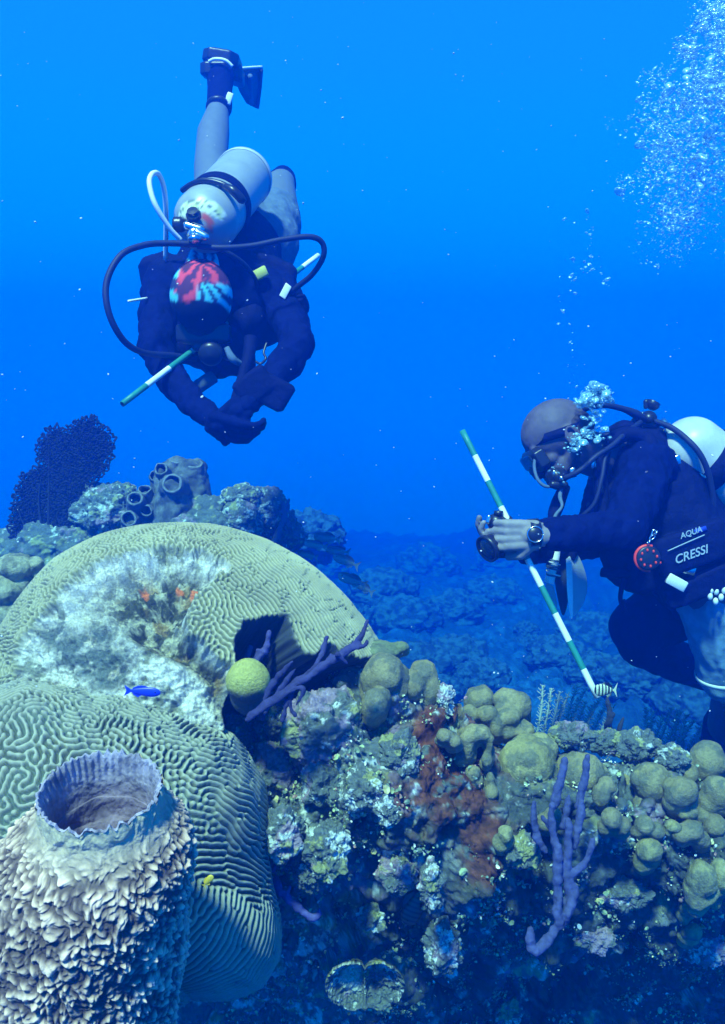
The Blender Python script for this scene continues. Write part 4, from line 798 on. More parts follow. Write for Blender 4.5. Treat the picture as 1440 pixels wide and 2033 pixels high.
def hand(wrist, palm, back, out, thumb, size=1.0, curl=.5, spread=.14, side=1):
    """closed shapes of a hand: palm slab, four unequal bent fingers, thumb from the palm's side.
    out = towards the fingers, back = out of the back of the hand"""
    out = out / np.linalg.norm(out); back = back - out * (back @ out); back /= np.linalg.norm(back); lat = np.cross(out, back) * side
    parts = [*chain([(wrist, .026 * size), (palm - out * .02 * size, .024 * size)])]
    for k, o in enumerate((-.028, -.010, .009, .027)):
        parts.append(capsule(palm - out * .035 * size + lat * o * .75 * size, palm + out * .035 * size + lat * o * size, .0155 * size, .0125 * size, 14))
    for k, (o, ln) in enumerate(((-.030, .062), (-.0105, .076), (.0095, .071), (.029, .056))):
        p = palm + out * .040 * size + lat * o * size; dirn = out + lat * o * spread * 6; a = curl * (.9 + .12 * k); q = []; cur = 0.0; q.append((p, .0098 * size))
        for s, f in enumerate((.45, .31, .24)):
            cur += a * (.75 if s == 0 else 1.0); dd = dirn * math.cos(cur) - back * math.sin(cur); dd /= np.linalg.norm(dd); p = p + dd * ln * f * 1.12 * size; q.append((p, (.0092, .0084, .0074)[s] * size))
        parts += chain(q, 12)
    b = palm - out * .022 * size - lat * .026 * size * thumb; m = b + (out * .025 - lat * .024 * thumb - back * .012) * size; e = m + (out * .028 - lat * .004 * thumb - back * .018) * size
    parts += chain([(b, .0145 * size), (m, .0115 * size), (e, .0095 * size)], 12)
    return parts

# ---- diver swimming head down at the upper left
def diver_above():
    root = thing('person', P(440, 600, 2.8), 'diver swimming head down at upper left in a dark wetsuit and printed head scarf', 'diver')
    # body
    armL = [(322, 575, 2.66, .056), (308, 690, 2.52, .044), (350, 765, 2.46, .040), (415, 828, 2.42, .028)]
    armR = [(556, 598, 2.66, .058), (592, 680, 2.52, .047), (560, 735, 2.47, .042), (492, 802, 2.42, .030)]
    spine = [(478, 462, 3.10, .135), (468, 500, 2.95, .125), (448, 560, 2.78, .135), (440, 590, 2.68, .12)]
    sh = [(335, 575, 2.66, .075), (440, 575, 2.66, .11), (548, 592, 2.66, .078)]
    legL = [(440, 450, 3.12, .095), (418, 330, 3.38, .062), (424, 265, 3.52, .064), (436, 205, 3.66, .038)]
    legR = [(525, 478, 3.06, .100), (545, 420, 3.22, .090), (554, 372, 3.42, .062), (560, 362, 3.70, .055), (563, 355, 3.85, .04)]
    head = [ball(P(400, 590, 2.47), (.070, .076, .086), 28, ax=(0, -.45, -1)), capsule(P(405, 612, 2.50), P(408, 650, 2.55), .062, .045), capsule(P(408, 575, 2.56), P(435, 565, 2.68), .06, .07)]
    hl = hand(P(418, 830, 2.42), P(447, 848, 2.40), np.array((-.3, -.8, -.5)), np.array((.9, .1, -.35)), -1, 1.05, curl=.55)
    hr = hand(P(492, 802, 2.42), P(462, 826, 2.41), np.array((.3, -.8, .4)), np.array((-.75, .1, -.7)), 1, 1.05, curl=.8)
    V, F, N = fuse(limb(*spine, grow=-.006) + limb(*sh, grow=-.009) + limb(*armL, grow=-.009) + limb(*armR, grow=-.009) + limb(*legL) + limb(*legR) + head, .007, 3)
    mk('body', V, F, M_skin2, root, label='bare legs, rest covered by the suit')
    sk('gloves', hl + hr, M_suit, root, .0032, 1, label='dark gloved hands clasped together')
    g = .003
    sk('wetsuit', limb(*spine[1:], grow=g) + limb(*sh, grow=g) + limb(*armL, grow=g) + limb(*armR, grow=g), M_suit, root, .006, 2, .010, 24, 1)
    sk('shorts', limb((478, 470, 3.08, .148), (474, 490, 3.0, .142)) + limb((525, 485, 3.04, .118), (540, 432, 3.18, .106)) + limb((442, 455, 3.10, .11), (432, 400, 3.24, .092)), M_grey, root, .006, 3, .006, 22, 2)
    # vest with shoulder wings and waist wrap
    vest = limb((470, 500, 2.94, .150), (450, 548, 2.80, .165), (445, 575, 2.72, .15)) + limb((350, 560, 2.70, .085), (540, 585, 2.70, .085)) + [box(P(318, 545, 2.72), (.05, 0, .02), (0, .04, 0), (-.01, 0, .055), .25), box(P(540, 560, 2.70), (.07, 0, -.02), (0, .045, 0), (.01, 0, .07), .25)]
    vest += limb((395, 660, 2.62, .07), (440, 700, 2.60, .075), (475, 715, 2.60, .05)) + limb((350, 690, 2.62, .05), (400, 690, 2.60, .06)) + limb((500, 640, 2.66, .085), (560, 620, 2.70, .07)) + limb((330, 640, 2.66, .065), (400, 640, 2.66, .08))
    sk('vest', vest, M_vest, root, .006, 2, .010, 14, 3)
    # head scarf: a printed cap over the crown
    cV, cF = ball((0, 0, 0), 1.0, 80); c = P(400, 588, 2.462); ax = np.array((0, -.45, -1.)); u, v, a = basis(ax); rt = np.array((1., 0, 0)); v2 = np.cross(a, rt); v2 /= np.linalg.norm(v2)
    V = c + cV[:, :1] * rt * .086 + cV[:, 1:2] * v2 * .096 + cV[:, 2:] * a * .102; x, y, d = proj(V)
    X = (x - 400) / 60; Y = (y - 575) / 60; Rr = np.hypot(X, Y + .6); th = np.degrees(np.arctan2(Y + .9, X))
    wv = fbm(np.stack([X, Y, 0 * X], 1), 2.5, 3, 4); col = np.broadcast_to(np.array((.10, .03, .07)), V.shape).copy()
    redm = sstep(.25, .5, np.sin(th * .13 + wv * 2.8 + 1.2) + .1) * sstep(.95, .6, X + .3 * Y); col = lerp(col, (.80, .07, .10), redm)
    a2 = np.degrees(np.arctan2(Y + .75, X + .15)); fan = sstep(-.30, -.12, Y) * sstep(-.25, .0, X + .25 * Y); col = lerp(col, lerp((.03, .04, .10), (.10, .60, .72), sstep(-.15, .1, np.sin(a2 * .38 + wv))), fan)
    cy2 = sstep(-.74, -.86, X + .2 * wv); col = lerp(col, lerp((.03, .04, .10), (.10, .60, .72), sstep(-.1, .2, np.sin(Y * 8))), cy2)
    col = lerp(col, (.008, .012, .035), sstep(594, 600, y + 8 * wv - 30 * np.clip(X - .2, 0, 1))); Vc, Fc, cc = V, cF, col; mk('head_scarf', Vc, Fc, M_bandana, root, cc, label='red and turquoise printed head scarf')
    V, F = tube(pts((372, 528, 2.52), (385, 508, 2.55), (402, 502, 2.56), (420, 512, 2.56), (432, 535, 2.53)), [.008, .018, .022, .018, .008], 30, 12)
    mk('scarf_knot', V, F, M_bandana, root, lerp((.10, .62, .72), (.04, .05, .15), (np.sin(V[:, 0] * 260) > .3).astype(float)))
    sk('hair', [ball(P(402, 634, 2.49), (.074, .06, .056), 24)], mat('dark_hair', (.02, .015, .02), rough=.8, bump=.8, bscale=150), root, .005, 1, .004, 60)
    # mask strap and mask, seen from the crown
    mV, mF = [], []
    sk('diving_mask', [box(P(405, 662, 2.49), (.075, 0, 0), (0, .03, 0), (0, 0, .030), .3), box(P(405, 684, 2.50), (.03, 0, 0), (0, .03, 0), (0, 0, .02), .3)], M_black, root, .004, 1)
    # boots and fins
    sk('boot', limb((436, 212, 3.63, .052), (437, 175, 3.70, .052), (438, 150, 3.74, .058)) + limb((437, 158, 3.74, .055), (440, 122, 3.90, .05)), M_suit, root, .005, 2)
    V, F = revolve(P(434, 216, 3.62), P(437, 196, 3.66) - P(434, 216, 3.62), [(-.004, .045), (0, .052), (.012, .052), (.016, .045)], 32); mk('boot_cuff', V, F, M_black, root)
    V, F = box(P(455, 196, 3.60), (.008, 0, .022), (0, .006, 0), (-.012, 0, .004), .2); mk('boot_zip', V, F, M_white, root)
    fin = [box(P(432, 140, 3.76), (.066, 0, .0), (0, .07, .01), (0, 0, .034), .35), box(P(442, 122, 3.80), (.076, 0, -.012), (0, .09, 0), (.006, 0, .034), .4), box(P(468, 147, 3.84), (.035, 0, -.01), (0, .06, 0), (0, 0, .04), .3)]
    sk('fin_foot_pocket', fin, M_black, root, .005, 2, label='dark foot pocket of the swim fin')
    V, F = tube(pts((415, 122, 3.68), (428, 117, 3.67), (448, 120, 3.67), (462, 132, 3.68)), .007, 24, 8); mk('fin_trim', V, F, M_white, root)
    q = np.array([P(470, 160, 3.88), P(474, 137, 3.90), P(520, 134, 4.05), P(517, 172, 4.1), P(512, 216, 4.12), P(492, 206, 4.08), P(478, 182, 3.98)])
    n = len(q); nrm = np.cross(q[2] - q[0], q[4] - q[0]); nrm /= np.linalg.norm(nrm); Vb = np.concatenate([q + nrm * .006, q - nrm * .006]); Fb = [tuple(range(n)), tuple(range(2 * n - 1, n - 1, -1))] + [(i, n + i, n + (i + 1) % n, (i + 1) % n) for i in range(n)]
    mk('fin_blade', Vb, Fb, M_black, root, smooth=False)
    mk('fin_rib', *tube(np.array([P(476, 136, 3.88), P(500, 134, 3.96), P(520, 133, 4.03)]), .006, 12, 8), M_white, root)
    mk('fin_rib', *tube(np.array([P(519, 138, 4.02), P(516, 175, 4.07), P(511, 214, 4.09)]), .009, 12, 8), M_rubber, root)
    mk('fin_rib', *tube(np.array([P(497, 150, 3.93), P(497, 175, 4.0), P(500, 208, 4.06)]), .011, 12, 8), M_grey, root)
    sk('boot', limb((558, 366, 3.66, .064), (562, 356, 3.86, .056)) + limb((562, 352, 3.86, .05), (568, 384, 3.92, .045)), M_suit, root, .005, 2)
    V, F = tube(pts((536, 352, 3.62), (552, 344, 3.62), (568, 352, 3.62), (576, 375, 3.64), (572, 398, 3.66)), [.012, .016, .016, .012, .006], 30, 8); mk('fin_strap', V, F, M_black, root)
    V, F = tube(pts((574, 400, 3.4), (572, 430, 3.3), (578, 460, 3.2)), [.01, .012, .008], 20, 8); mk('knife_sheath', V, F, M_black, root)
    # patches, straps, slate at the wrist
    V, F = box(P(551, 616, 2.585), (.008, 0, .014), (0, .002, 0), (-.006, 0, .004)); mk('sleeve_patch', V, F, M_white, root)
    V, F = box(P(517, 543, 2.56), (.019, 0, .010), (0, .010, 0), (-.006, 0, .013), .15); mk('vest_tag', V, F, mat('yellow_green_tag', (.50, .52, .10), rough=.6), root, label='yellow green tag on the shoulder')
    sk('wrist_slate', [box(P(536, 775, 2.42), (.052, 0, -.028), (0, .022, 0), (.022, 0, .036), .2), box(P(505, 768, 2.42), (.042, 0, .03), (0, .03, 0), (-.02, 0, .035), .2)], M_vest, root, .004, 1)
    for pth in (((592, 590, 2.60), (598, 612, 2.62), (585, 640, 2.62)), ((556, 560, 2.62), (575, 585, 2.62), (592, 622, 2.64))):
        V, F = tube(pts(*pth), [.022, .026, .014], 16, 8); mk('vest_strap', V, F, M_vest, root)
    V, F = box(P(567, 578, 2.575), (.010, 0, .018), (0, .003, 0), (-.008, 0, .006), .1); mk('vest_buckle', V, F, M_white, root)
    hose('lanyard', [(498, 672, 2.52), (495, 700, 2.50), (482, 745, 2.47), (470, 790, 2.45), (466, 818, 2.44)], [.020, .018, .014, .016, .010], M_vest, root)
    V, F = ball(P(480, 781, 2.42), .006, 12); mk('lanyard_bead', V, F, M_chrome, root)
    hose('lanyard', [(530, 680, 2.52), (524, 700, 2.51), (528, 712, 2.50), (518, 722, 2.5), (508, 718, 2.5)], .0035, M_black, root)
    V, F = revolve(P(383, 775, 2.55), P(432, 742, 2.58) - P(383, 775, 2.55), [(0, .001), (.0, .020), (.075, .020), (.08, .001)], 24); mk('vest_light', V, F, M_grey, root, label='grey cylinder hanging under the chest')
    for (x, y) in ((340, 703), (352, 708)): V, F = box(P(x, y, 2.50), (.012, 0, 0), (0, .006, 0), (0, 0, .005), .2); mk('hose_clip', V, F, M_chrome, root)
    hose('hose_sleeve', [(338, 702, 2.50), (352, 708, 2.50), (366, 708, 2.50)], .006, M_chrome, root)
diver_above()

def scuba_above():
    A, B = P(410, 437, 2.50), P(484, 352, 2.86); Rt = .091
    root = thing('scuba_set', P(440, 480, 2.7), 'pale scuba tank with black band, worn on the back of the head down diver', 'scuba tank')
    def cf(V):
        x, y, d = proj(V); c = np.broadcast_to(np.array((.29, .33, .34)), V.shape) * (1 + .16 * fbm(V, 12, 4, 3))[:, None]; f = d < 2.52
        lab = sstep(-2, 2, poly_sd(x, y, [(352, 424), (366, 402), (398, 392), (430, 402), (449, 425), (444, 440), (424, 430), (400, 422), (376, 428), (360, 440)])) * f
        c = lerp(c, lerp((.62, .68, .28), (.80, .82, .62), sstep(-.2, .2, fbm(V, 60, 3, 4))), lab); c = lerp(c, (.75, .13, .06), sstep(-2, 2, poly_sd(x, y, [(396, 424), (410, 424), (424, 440), (424, 462), (416, 462), (408, 440)])) * f)
        return lerp(c, (.10, .16, .10), lab * sstep(.22, .35, fbm(V, 130, 2, 9)))
    V, F, col = tank_mesh(A, B, Rt, cf); mk('tank', V, F, M_tank, root, col)
    ax = (B - A) / np.linalg.norm(B - A); L = np.linalg.norm(B - A)
    V, F = revolve(A + ax * .10, ax, [(0, Rt), (0, Rt + .005), (.045, Rt + .005), (.045, Rt)], 64); st = mk('tank_band', V, F, M_vest, root)
    V, F = tube(pts((438, 366, 2.47), (462, 378, 2.45), (480, 396, 2.46), (484, 402, 2.46)), [.008, .013, .013, .007], 20, 8); mk('band_buckle', V, F, M_black, st)
    V, F = tube(pts((362, 378, 2.52), (380, 366, 2.49), (405, 358, 2.47), (438, 364, 2.46), (466, 380, 2.46), (478, 398, 2.46)), .008, 40, 8); mk('band_strap', V, F, M_black, st)
    mk('tank_cap', *revolve(B + ax * .0, ax, [(-.02, Rt + .001), (-.02, Rt + .003), (.0, Rt + .003), (.0, Rt + .001)], 64), M_tank, root, col=(.50, .54, .53))
    n0 = A - ax * Rt * .9
    V, F = join(revolve(n0, -ax, [(-.01, .018), (.01, .018), (.012, .022), (.03, .022), (.034, .018), (.055, .016), (.056, .001)], 24), capsule(P(372, 448, 2.40), P(398, 456, 2.40), .013, .013), capsule(P(392, 462, 2.38), P(408, 470, 2.38), .011, .011)); mk('valve', V, F, M_chrome, root)
    kx = P(349, 446, 2.41); V, F = revolve(P(372, 446, 2.41), kx - P(372, 446, 2.41), [(0, .001), (0, .013), (.012, .019)] + [(.014 + .004 * k, .020 + .0015 * (k % 2)) for k in range(6)] + [(.038, .016), (.040, .001)], 20); mk('valve_knob', V, F, M_black, root)
    V, F = revolve(P(386, 432, 2.40), P(382, 418, 2.38) - P(386, 432, 2.40), [(0, .001), (0, .020), (.012, .021), (.016, .015), (.024, .015), (.025, .001)], 12); mk('first_stage', V, F, M_black, root, smooth=False)
    V, F = ball(P(388, 474, 2.38), (.026, .02, .014), 20); mk('hose_swivel', V, F, M_chrome, root)
    hose('black_hose', [(395, 485, 2.40), (330, 483, 2.37), (285, 487, 2.34), (240, 507, 2.30), (212, 560, 2.28), (216, 620, 2.28), (245, 675, 2.32), (285, 700, 2.38), (345, 706, 2.46), (390, 712, 2.52)], .0085, M_rubber, root)
    hose('black_hose', [(392, 488, 2.40), (440, 492, 2.40), (500, 488, 2.42), (560, 476, 2.44), (615, 470, 2.46), (640, 482, 2.48), (642, 510, 2.50), (620, 545, 2.54), (588, 572, 2.58), (560, 600, 2.62)], .0080, M_rubber, root)
    hose('black_hose', [(400, 490, 2.40), (440, 496, 2.42), (480, 520, 2.46), (505, 550, 2.52), (510, 570, 2.58)], .0065, M_rubber, root)
    hose('white_hose', [(360, 478, 2.40), (335, 450, 2.37), (308, 405, 2.34), (297, 365, 2.34), (302, 346, 2.36), (315, 346, 2.40), (326, 375, 2.46), (330, 430, 2.52), (329, 515, 2.62)], .0070, M_white, root)
    V, F = tube(pts((255, 598, 2.5), (292, 592, 2.56)), .0035, 8, 8); mk('white_hose', V, F, M_white, root)
    V, F = join(revolve(P(420, 700, 2.47), (0, -1, -.35), [(-.02, .02), (0, .034), (.018, .034), (.026, .024), (.03, .001)], 28), capsule(P(452, 706, 2.50), P(468, 712, 2.52), .014, .010)); mk('regulator', V, F, M_black, root)
    V, F = tube(pts((450, 690, 2.46), (462, 712, 2.46), (478, 722, 2.48)), [.008, .012, .008], 16, 8); mk('regulator_trim', V, F, M_grey, root)
scuba_above()
seg_pole('survey_pole', P(243, 802, 2.31), P(632, 507, 2.92), .0082, 10, True, 'striped green and white pole tucked under the chest of the upper diver', 'striped survey poles')

# ---- diver on the right, leaning forward, facing left
def face_dirs(): return None
def diver_right():
    root = thing('person', P(1330, 1320, 2.6), 'bald diver on the right leaning forward in a black vest, holding a striped pole', 'diver')
    X = np.array((1., 0, 0)); Yd = P(720, 1016, 2) - P(720, 1016, 1); Up = np.cross(X, Yd)      # picture right, ahead, picture up
    im = lambda a, b, c=0.: (a * X + b * Up + c * Yd) / np.linalg.norm(a * X + b * Up + c * Yd)
    hu, hf = im(-.54, .84), im(-.84, -.54, -.06)
    hc = P(1100, 857, 2.50)
    D, F = cube_sphere(90); lat = np.cross(hu, hf); lat /= np.linalg.norm(lat)
    # sculpted head: skull, brow, eye sockets, nose, cheek, lips, jaw, chin, ears
    skull = [ball(hc - hf * .004, (.100, .079, .088), 40, ax=hu, right=hf), ball(hc + hf * .050 - hu * .045, (.040, .052, .05), 28, ax=hu, right=hf), ball(hc + hf * .040 - hu * .085, (.046, .050, .048), 28, ax=hu, right=hf), ball(hc + hf * .066 - hu * .118, (.022, .024, .020), 20, ax=hu, right=hf),
             capsule(hc + hf * .080 - hu * .012 + lat * .03, hc + hf * .080 - hu * .012 - lat * .03, .015, .015), capsule(hc + hf * .086 - hu * .030, hc + hf * .108 - hu * .062, .009, .015), ball(hc + hf * .082 - hu * .088, (.018, .026, .008), 16, ax=hu, right=hf), ball(hc + hf * .082 - hu * .101, (.016, .022, .008), 16, ax=hu, right=hf),
             ball(hc + hf * .055 - hu * .055 + lat * .034, (.022, .02, .022), 20), ball(hc + hf * .055 - hu * .055 - lat * .034, (.022, .02, .022), 20), capsule(hc - hf * .005 - hu * .07 + lat * .045, hc + hf * .050 - hu * .105 + lat * .03, .020, .016), capsule(hc - hf * .005 - hu * .07 - lat * .045, hc + hf * .050 - hu * .105 - lat * .03, .020, .016)]
    ears = []
    for s in (-1, 1):
        e = hc - hf * .012 - hu * .034 + lat * .079 * s
        ring = [e + (hf * .017 * math.cos(t) + hu * .028 * math.sin(t)) - hf * .003 for t in np.linspace(-1.9, 3.6, 16)]
        ears += [tube(ring, .0055, 40, 8), ball(e - hu * .022 + hf * .004, .008, 12), ball(e, (.006, .012, .020), 16, ax=hu, right=lat)]
    neck = limb((1140, 890, 2.51, .060), (1190, 905, 2.54, .066), (1230, 905, 2.58, .075))
    spine = [(1262, 930, 2.62, .120), (1285, 985, 2.62, .140), (1335, 1075, 2.62, .140), (1405, 1150, 2.62, .140)]
    armN = [(1285, 925, 2.47, .068), (1262, 990, 2.40, .058), (1238, 1052, 2.33, .050), (1160, 1058, 2.28, .042), (1072, 1062, 2.22, .030)]
    armF = [(1225, 930, 2.74, .062), (1195, 1000, 2.66, .052), (1175, 1070, 2.58, .046), (1090, 1085, 2.42, .038), (1030, 1090, 2.33, .028)]
    legF = [(1395, 1180, 2.74, .105), (1320, 1215, 2.72, .092), (1268, 1245, 2.70, .078), (1275, 1280, 2.74, .062), (1350, 1315, 2.92, .058), (1440, 1350, 3.10, .045)]
    legN = [(1420, 1170, 2.52, .105), (1452, 1290, 2.56, .088), (1462, 1380, 2.60, .066), (1440, 1450, 2.85, .058), (1415, 1540, 3.05, .04)]
    hp = P(1036, 1062, 2.205); hl = hand(P(1066, 1062, 2.225), hp, -Yd, im(-.97, -.02, .12), 1, 1.03, curl=.85, side=1)
    hr = hand(P(1030, 1090, 2.33), P(1008, 1085, 2.30), im(.0, -.9, .5), im(-.95, .25, -.1), -1, 1.0, curl=.5)
    V, F2, N = fuse(skull + ears + neck + limb(*spine) + limb(*armN) + limb(*armF) + limb(*legF) + limb(*legN) + hl + hr, .0036, 1)
    V = V + N * (.0006 * fbm(V, 60, 3, 5))[:, None]
    nearh = sstep(.16, .10, np.linalg.norm(V - hp, axis=1)); cs = lerp((.105, .082, .10), (.27, .23, .22), nearh) * (1 + .25 * fbm(V, 30, 4, 6))[:, None]
    mk('body', V, F2, M_skin, root, cs)
    sk('stubble_hair', [ball(hc - hf * .036 - hu * .022, (.072, .0805, .066), 32, ax=hu, right=hf)], mat('cropped_hair', (.05, .035, .03), rough=.9, bump=.6, bscale=400, bdist=.001), root, .004, 1, .001, 80)
    g = .008
    sk('wetsuit', limb(*spine, grow=g) + limb(*armN[:4], (1090, 1061, 2.235, .033), grow=g) + limb(*armF[:4], (1050, 1089, 2.36, .032), grow=g) + limb((1205, 905, 2.55, .062), (1240, 915, 2.58, .085)) + limb((1240, 925, 2.72, .075), (1285, 925, 2.50, .075), grow=g), M_suit, root, .006, 2, .010, 24, 4)
    sk('wetsuit_legs', limb(*legF, grow=.010), M_suit, root, .006, 3, .005, 14, 5)
    sk('boot', limb((1440, 1440, 2.84, .068), (1415, 1540, 3.05, .055)), M_suit, root, .006, 3)
    sk('swim_shorts', limb((1410, 1150, 2.56, .135), (1430, 1200, 2.53, .118), (1452, 1290, 2.56, .106), (1457, 1335, 2.585, .100)), mat('light_blue_cloth', (.16, .30, .42), rough=.85, spec=.1, noise=.25, nscale=25, bump=.5, bscale=30, bdist=.006), root, .006, 3, .008, 16, 7)
    V, F3 = revolve(P(1456, 1330, 2.58), P(1458, 1344, 2.585) - P(1456, 1330, 2.58), [(0, .105), (0, .1075), (.012, .1075), (.012, .105)], 48); mk('shorts_hem', V, F3, M_white, root)
    # buoyancy vest: back pad, side panel, shoulder straps, collar, pouches
    vest = limb((1268, 912, 2.62, .115), (1300, 985, 2.62, .165), (1345, 1075, 2.60, .168), (1400, 1125, 2.60, .165)) + limb((1225, 985, 2.52, .06), (1225, 1060, 2.50, .07), (1245, 1120, 2.50, .065)) + [box(P(1370, 1100, 2.50), (.13, 0, .045), (0, .09, 0), (-.03, 0, .075), .3), box(P(1290, 1130, 2.48), (.085, 0, .01), (0, .07, 0), (0, 0, .06), .35), box(P(1225, 950, 2.56), (.03, 0, 0), (0, .13, 0), (0, 0, .08), .3)]
    vest += limb((1325, 925, 2.68, .07), (1400, 985, 2.68, .12), (1440, 1060, 2.68, .12))
    sk('vest', vest, M_vest, root, .006, 2, .010, 14, 8)
    for pth, r in ((((1205, 880, 2.47), (1245, 862, 2.46), (1285, 872, 2.45), (1300, 905, 2.43)), .022), (((1200, 890, 2.49), (1192, 940, 2.46), (1196, 1000, 2.44), (1205, 1060, 2.42)), .020), (((1215, 858, 2.52), (1240, 846, 2.50), (1262, 856, 2.50)), .018)):
        mk('shoulder_strap', *tube(pts(*pth), r, 30, 10), M_vest, root)
    for (x, y, dd_) in ((1178, 920, 2.44), (1193, 970, 2.42), (1138, 938, 2.42), (1346, 913, 2.46)): mk('strap_buckle', *box(P(x, y, dd_), (.007, 0, .002), (0, .004, 0), (-.003, 0, .013), .2), M_chrome, root)
    hose('harness_ring', [(1188, 975, 2.41), (1195, 966, 2.40), (1192, 955, 2.40)], .003, M_chrome, root)
    V, F3 = tube(pts((1195, 1136, 2.47), (1220, 1140, 2.45), (1250, 1142, 2.44), (1285, 1150, 2.44)), [.014, .012, .016, .016], 20, 8); mk('waist_strap', V, F3, M_vest, root)
    hose('waist_strap', [(1238, 1148, 2.44), (1234, 1170, 2.44), (1232, 1190, 2.44), (1238, 1212, 2.44), (1242, 1206, 2.44), (1238, 1190, 2.44)], [.008, .007, .006, .004, .004, .005], M_vest, root)
    # lettering and piping on the vest side
    A0, tdir, tup = P(1360, 1090, 2.335), im(.93, .33), im(-.33, .93)
    plate = box(P(1377, 1087, 2.355), tdir * .105, Yd * .012, tup * .052, .2); pl = mk('side_panel', *plate, M_vest, root)
    def txt(body, at, size, col, name, shear=.25, stretch=1.0):
        cu = bpy.data.curves.new(name, 'FONT'); cu.body = body; cu.size = size; cu.extrude = .0006; cu.shear = shear; cu.align_x = 'LEFT'; cu.offset = size * .012
        cu.materials.append(col); o = bpy.data.objects.new(name, cu); C.objects.link(o); bpy.context.view_layer.update(); me = bpy.data.meshes.new_from_object(o.evaluated_get(bpy.context.evaluated_depsgraph_get())); bpy.data.objects.remove(o); o = bpy.data.objects.new(name, me); C.objects.link(o); o.parent = pl
        Mx = Matrix(((tdir[0] * stretch, tup[0], -Yd[0]), (tdir[1] * stretch, tup[1], -Yd[1]), (tdir[2] * stretch, tup[2], -Yd[2]))).to_4x4(); Mx.translation = Vector(at - origin_of(pl)); o.matrix_local = Mx; return o
    M_txt = mat('white_print', (.34, .40, .46), rough=.5); M_txb = mat('blue_print', (.02, .05, .45), rough=.5)
    txt('AQUA', P(1352, 1070, 2.3385), .021, M_txt, 'lettering'); mk('logo_bar', *box(P(1391, 1052, 2.339), tdir * .017, Yd * .0008, tup * .006), M_txb, root)
    txt('CRESSI', P(1341, 1120, 2.3385), 0.031, M_txt, 'lettering', .35, 1.0)
    mk('piping', *tube(pts((1326, 1094, 2.336), (1362, 1078, 2.336), (1399, 1062, 2.336)), .0016, 16, 6), M_txt, root); mk('piping', *tube(pts((1410, 1055, 2.36), (1424, 1047, 2.36), (1429, 1032, 2.37)), .0022, 16, 6), M_txt, root)
    mk('weight_pocket', *box(P(1365, 1130, 2.36), (.020, 0, -.006), (0, .012, 0), (.004, 0, .012), .25), M_chrome, root); mk('white_tag', *box(P(1343, 1156, 2.35), (.024, 0, -.013), (0, .008, 0), (.006, 0, .013), .1), M_white, root)
    sk('pouch', [box(P(1390, 1150, 2.42), (.10, 0, .05), (0, .06, 0), (-.015, 0, .035), .3)], M_vest, root, .005, 2)
    gb = np.random.default_rng(2)
    for (x, y) in ((1410, 1184), (1422, 1174), (1432, 1186), (1421, 1194), (1438, 1172), (1412, 1172)): mk('bead', *ball(P(x, y, 2.37), (.0085, .007, .0105), 12), M_white, root)
    # mask, straps, snorkel side tube
    mc = hc + hf * .088 - hu * .040
    mask = sk('diving_mask', [box(mc, hf * .022, lat * .074, hu * .034, .35), box(mc + hf * .012 - hu * .034, hf * .018, lat * .022, hu * .018, .4)], M_black, root, .003, 1)
    mk('lens', *box(mc + hf * .0235 + hu * .004, hf * .0015, lat * .062, hu * .022, .3), M_lens, mask)
    V, F3 = revolve(hc - hf * .01 - hu * .012, im(-.30, .95), [(-.012, .0885), (-.012, .0925), (.012, .0925), (.012, .0885)], 48)
    V = hc - hf * .01 - hu * .012 + (V - (hc - hf * .01 - hu * .012)) @ (np.eye(3) + .12 * np.outer(hf, hf) - .10 * np.outer(lat, lat)); mk('mask_strap', V, F3, M_vest, root)
    # watch
    wc = P(1063, 1061, 2.172); mk('watch', *revolve(wc + Yd * .012, -Yd, [(0, .001), (0, .020), (.010, .020), (.012, .019), (.0125, .001)], 32), M_black, root)
    mk('watch_strap', *revolve(P(1058, 1061, 2.215), im(1, .02, .1), [(-.012, .034), (-.012, .039), (.013, .040), (.013, .034)], 32), M_black, root)
    mk('watch_bezel', *tube([wc - Yd * .0005 + .019 * (math.cos(t) * X + math.sin(t) * Up) for t in np.linspace(0, 6.283, 25)], .0018, 50, 6), M_chrome, root)
diver_right()

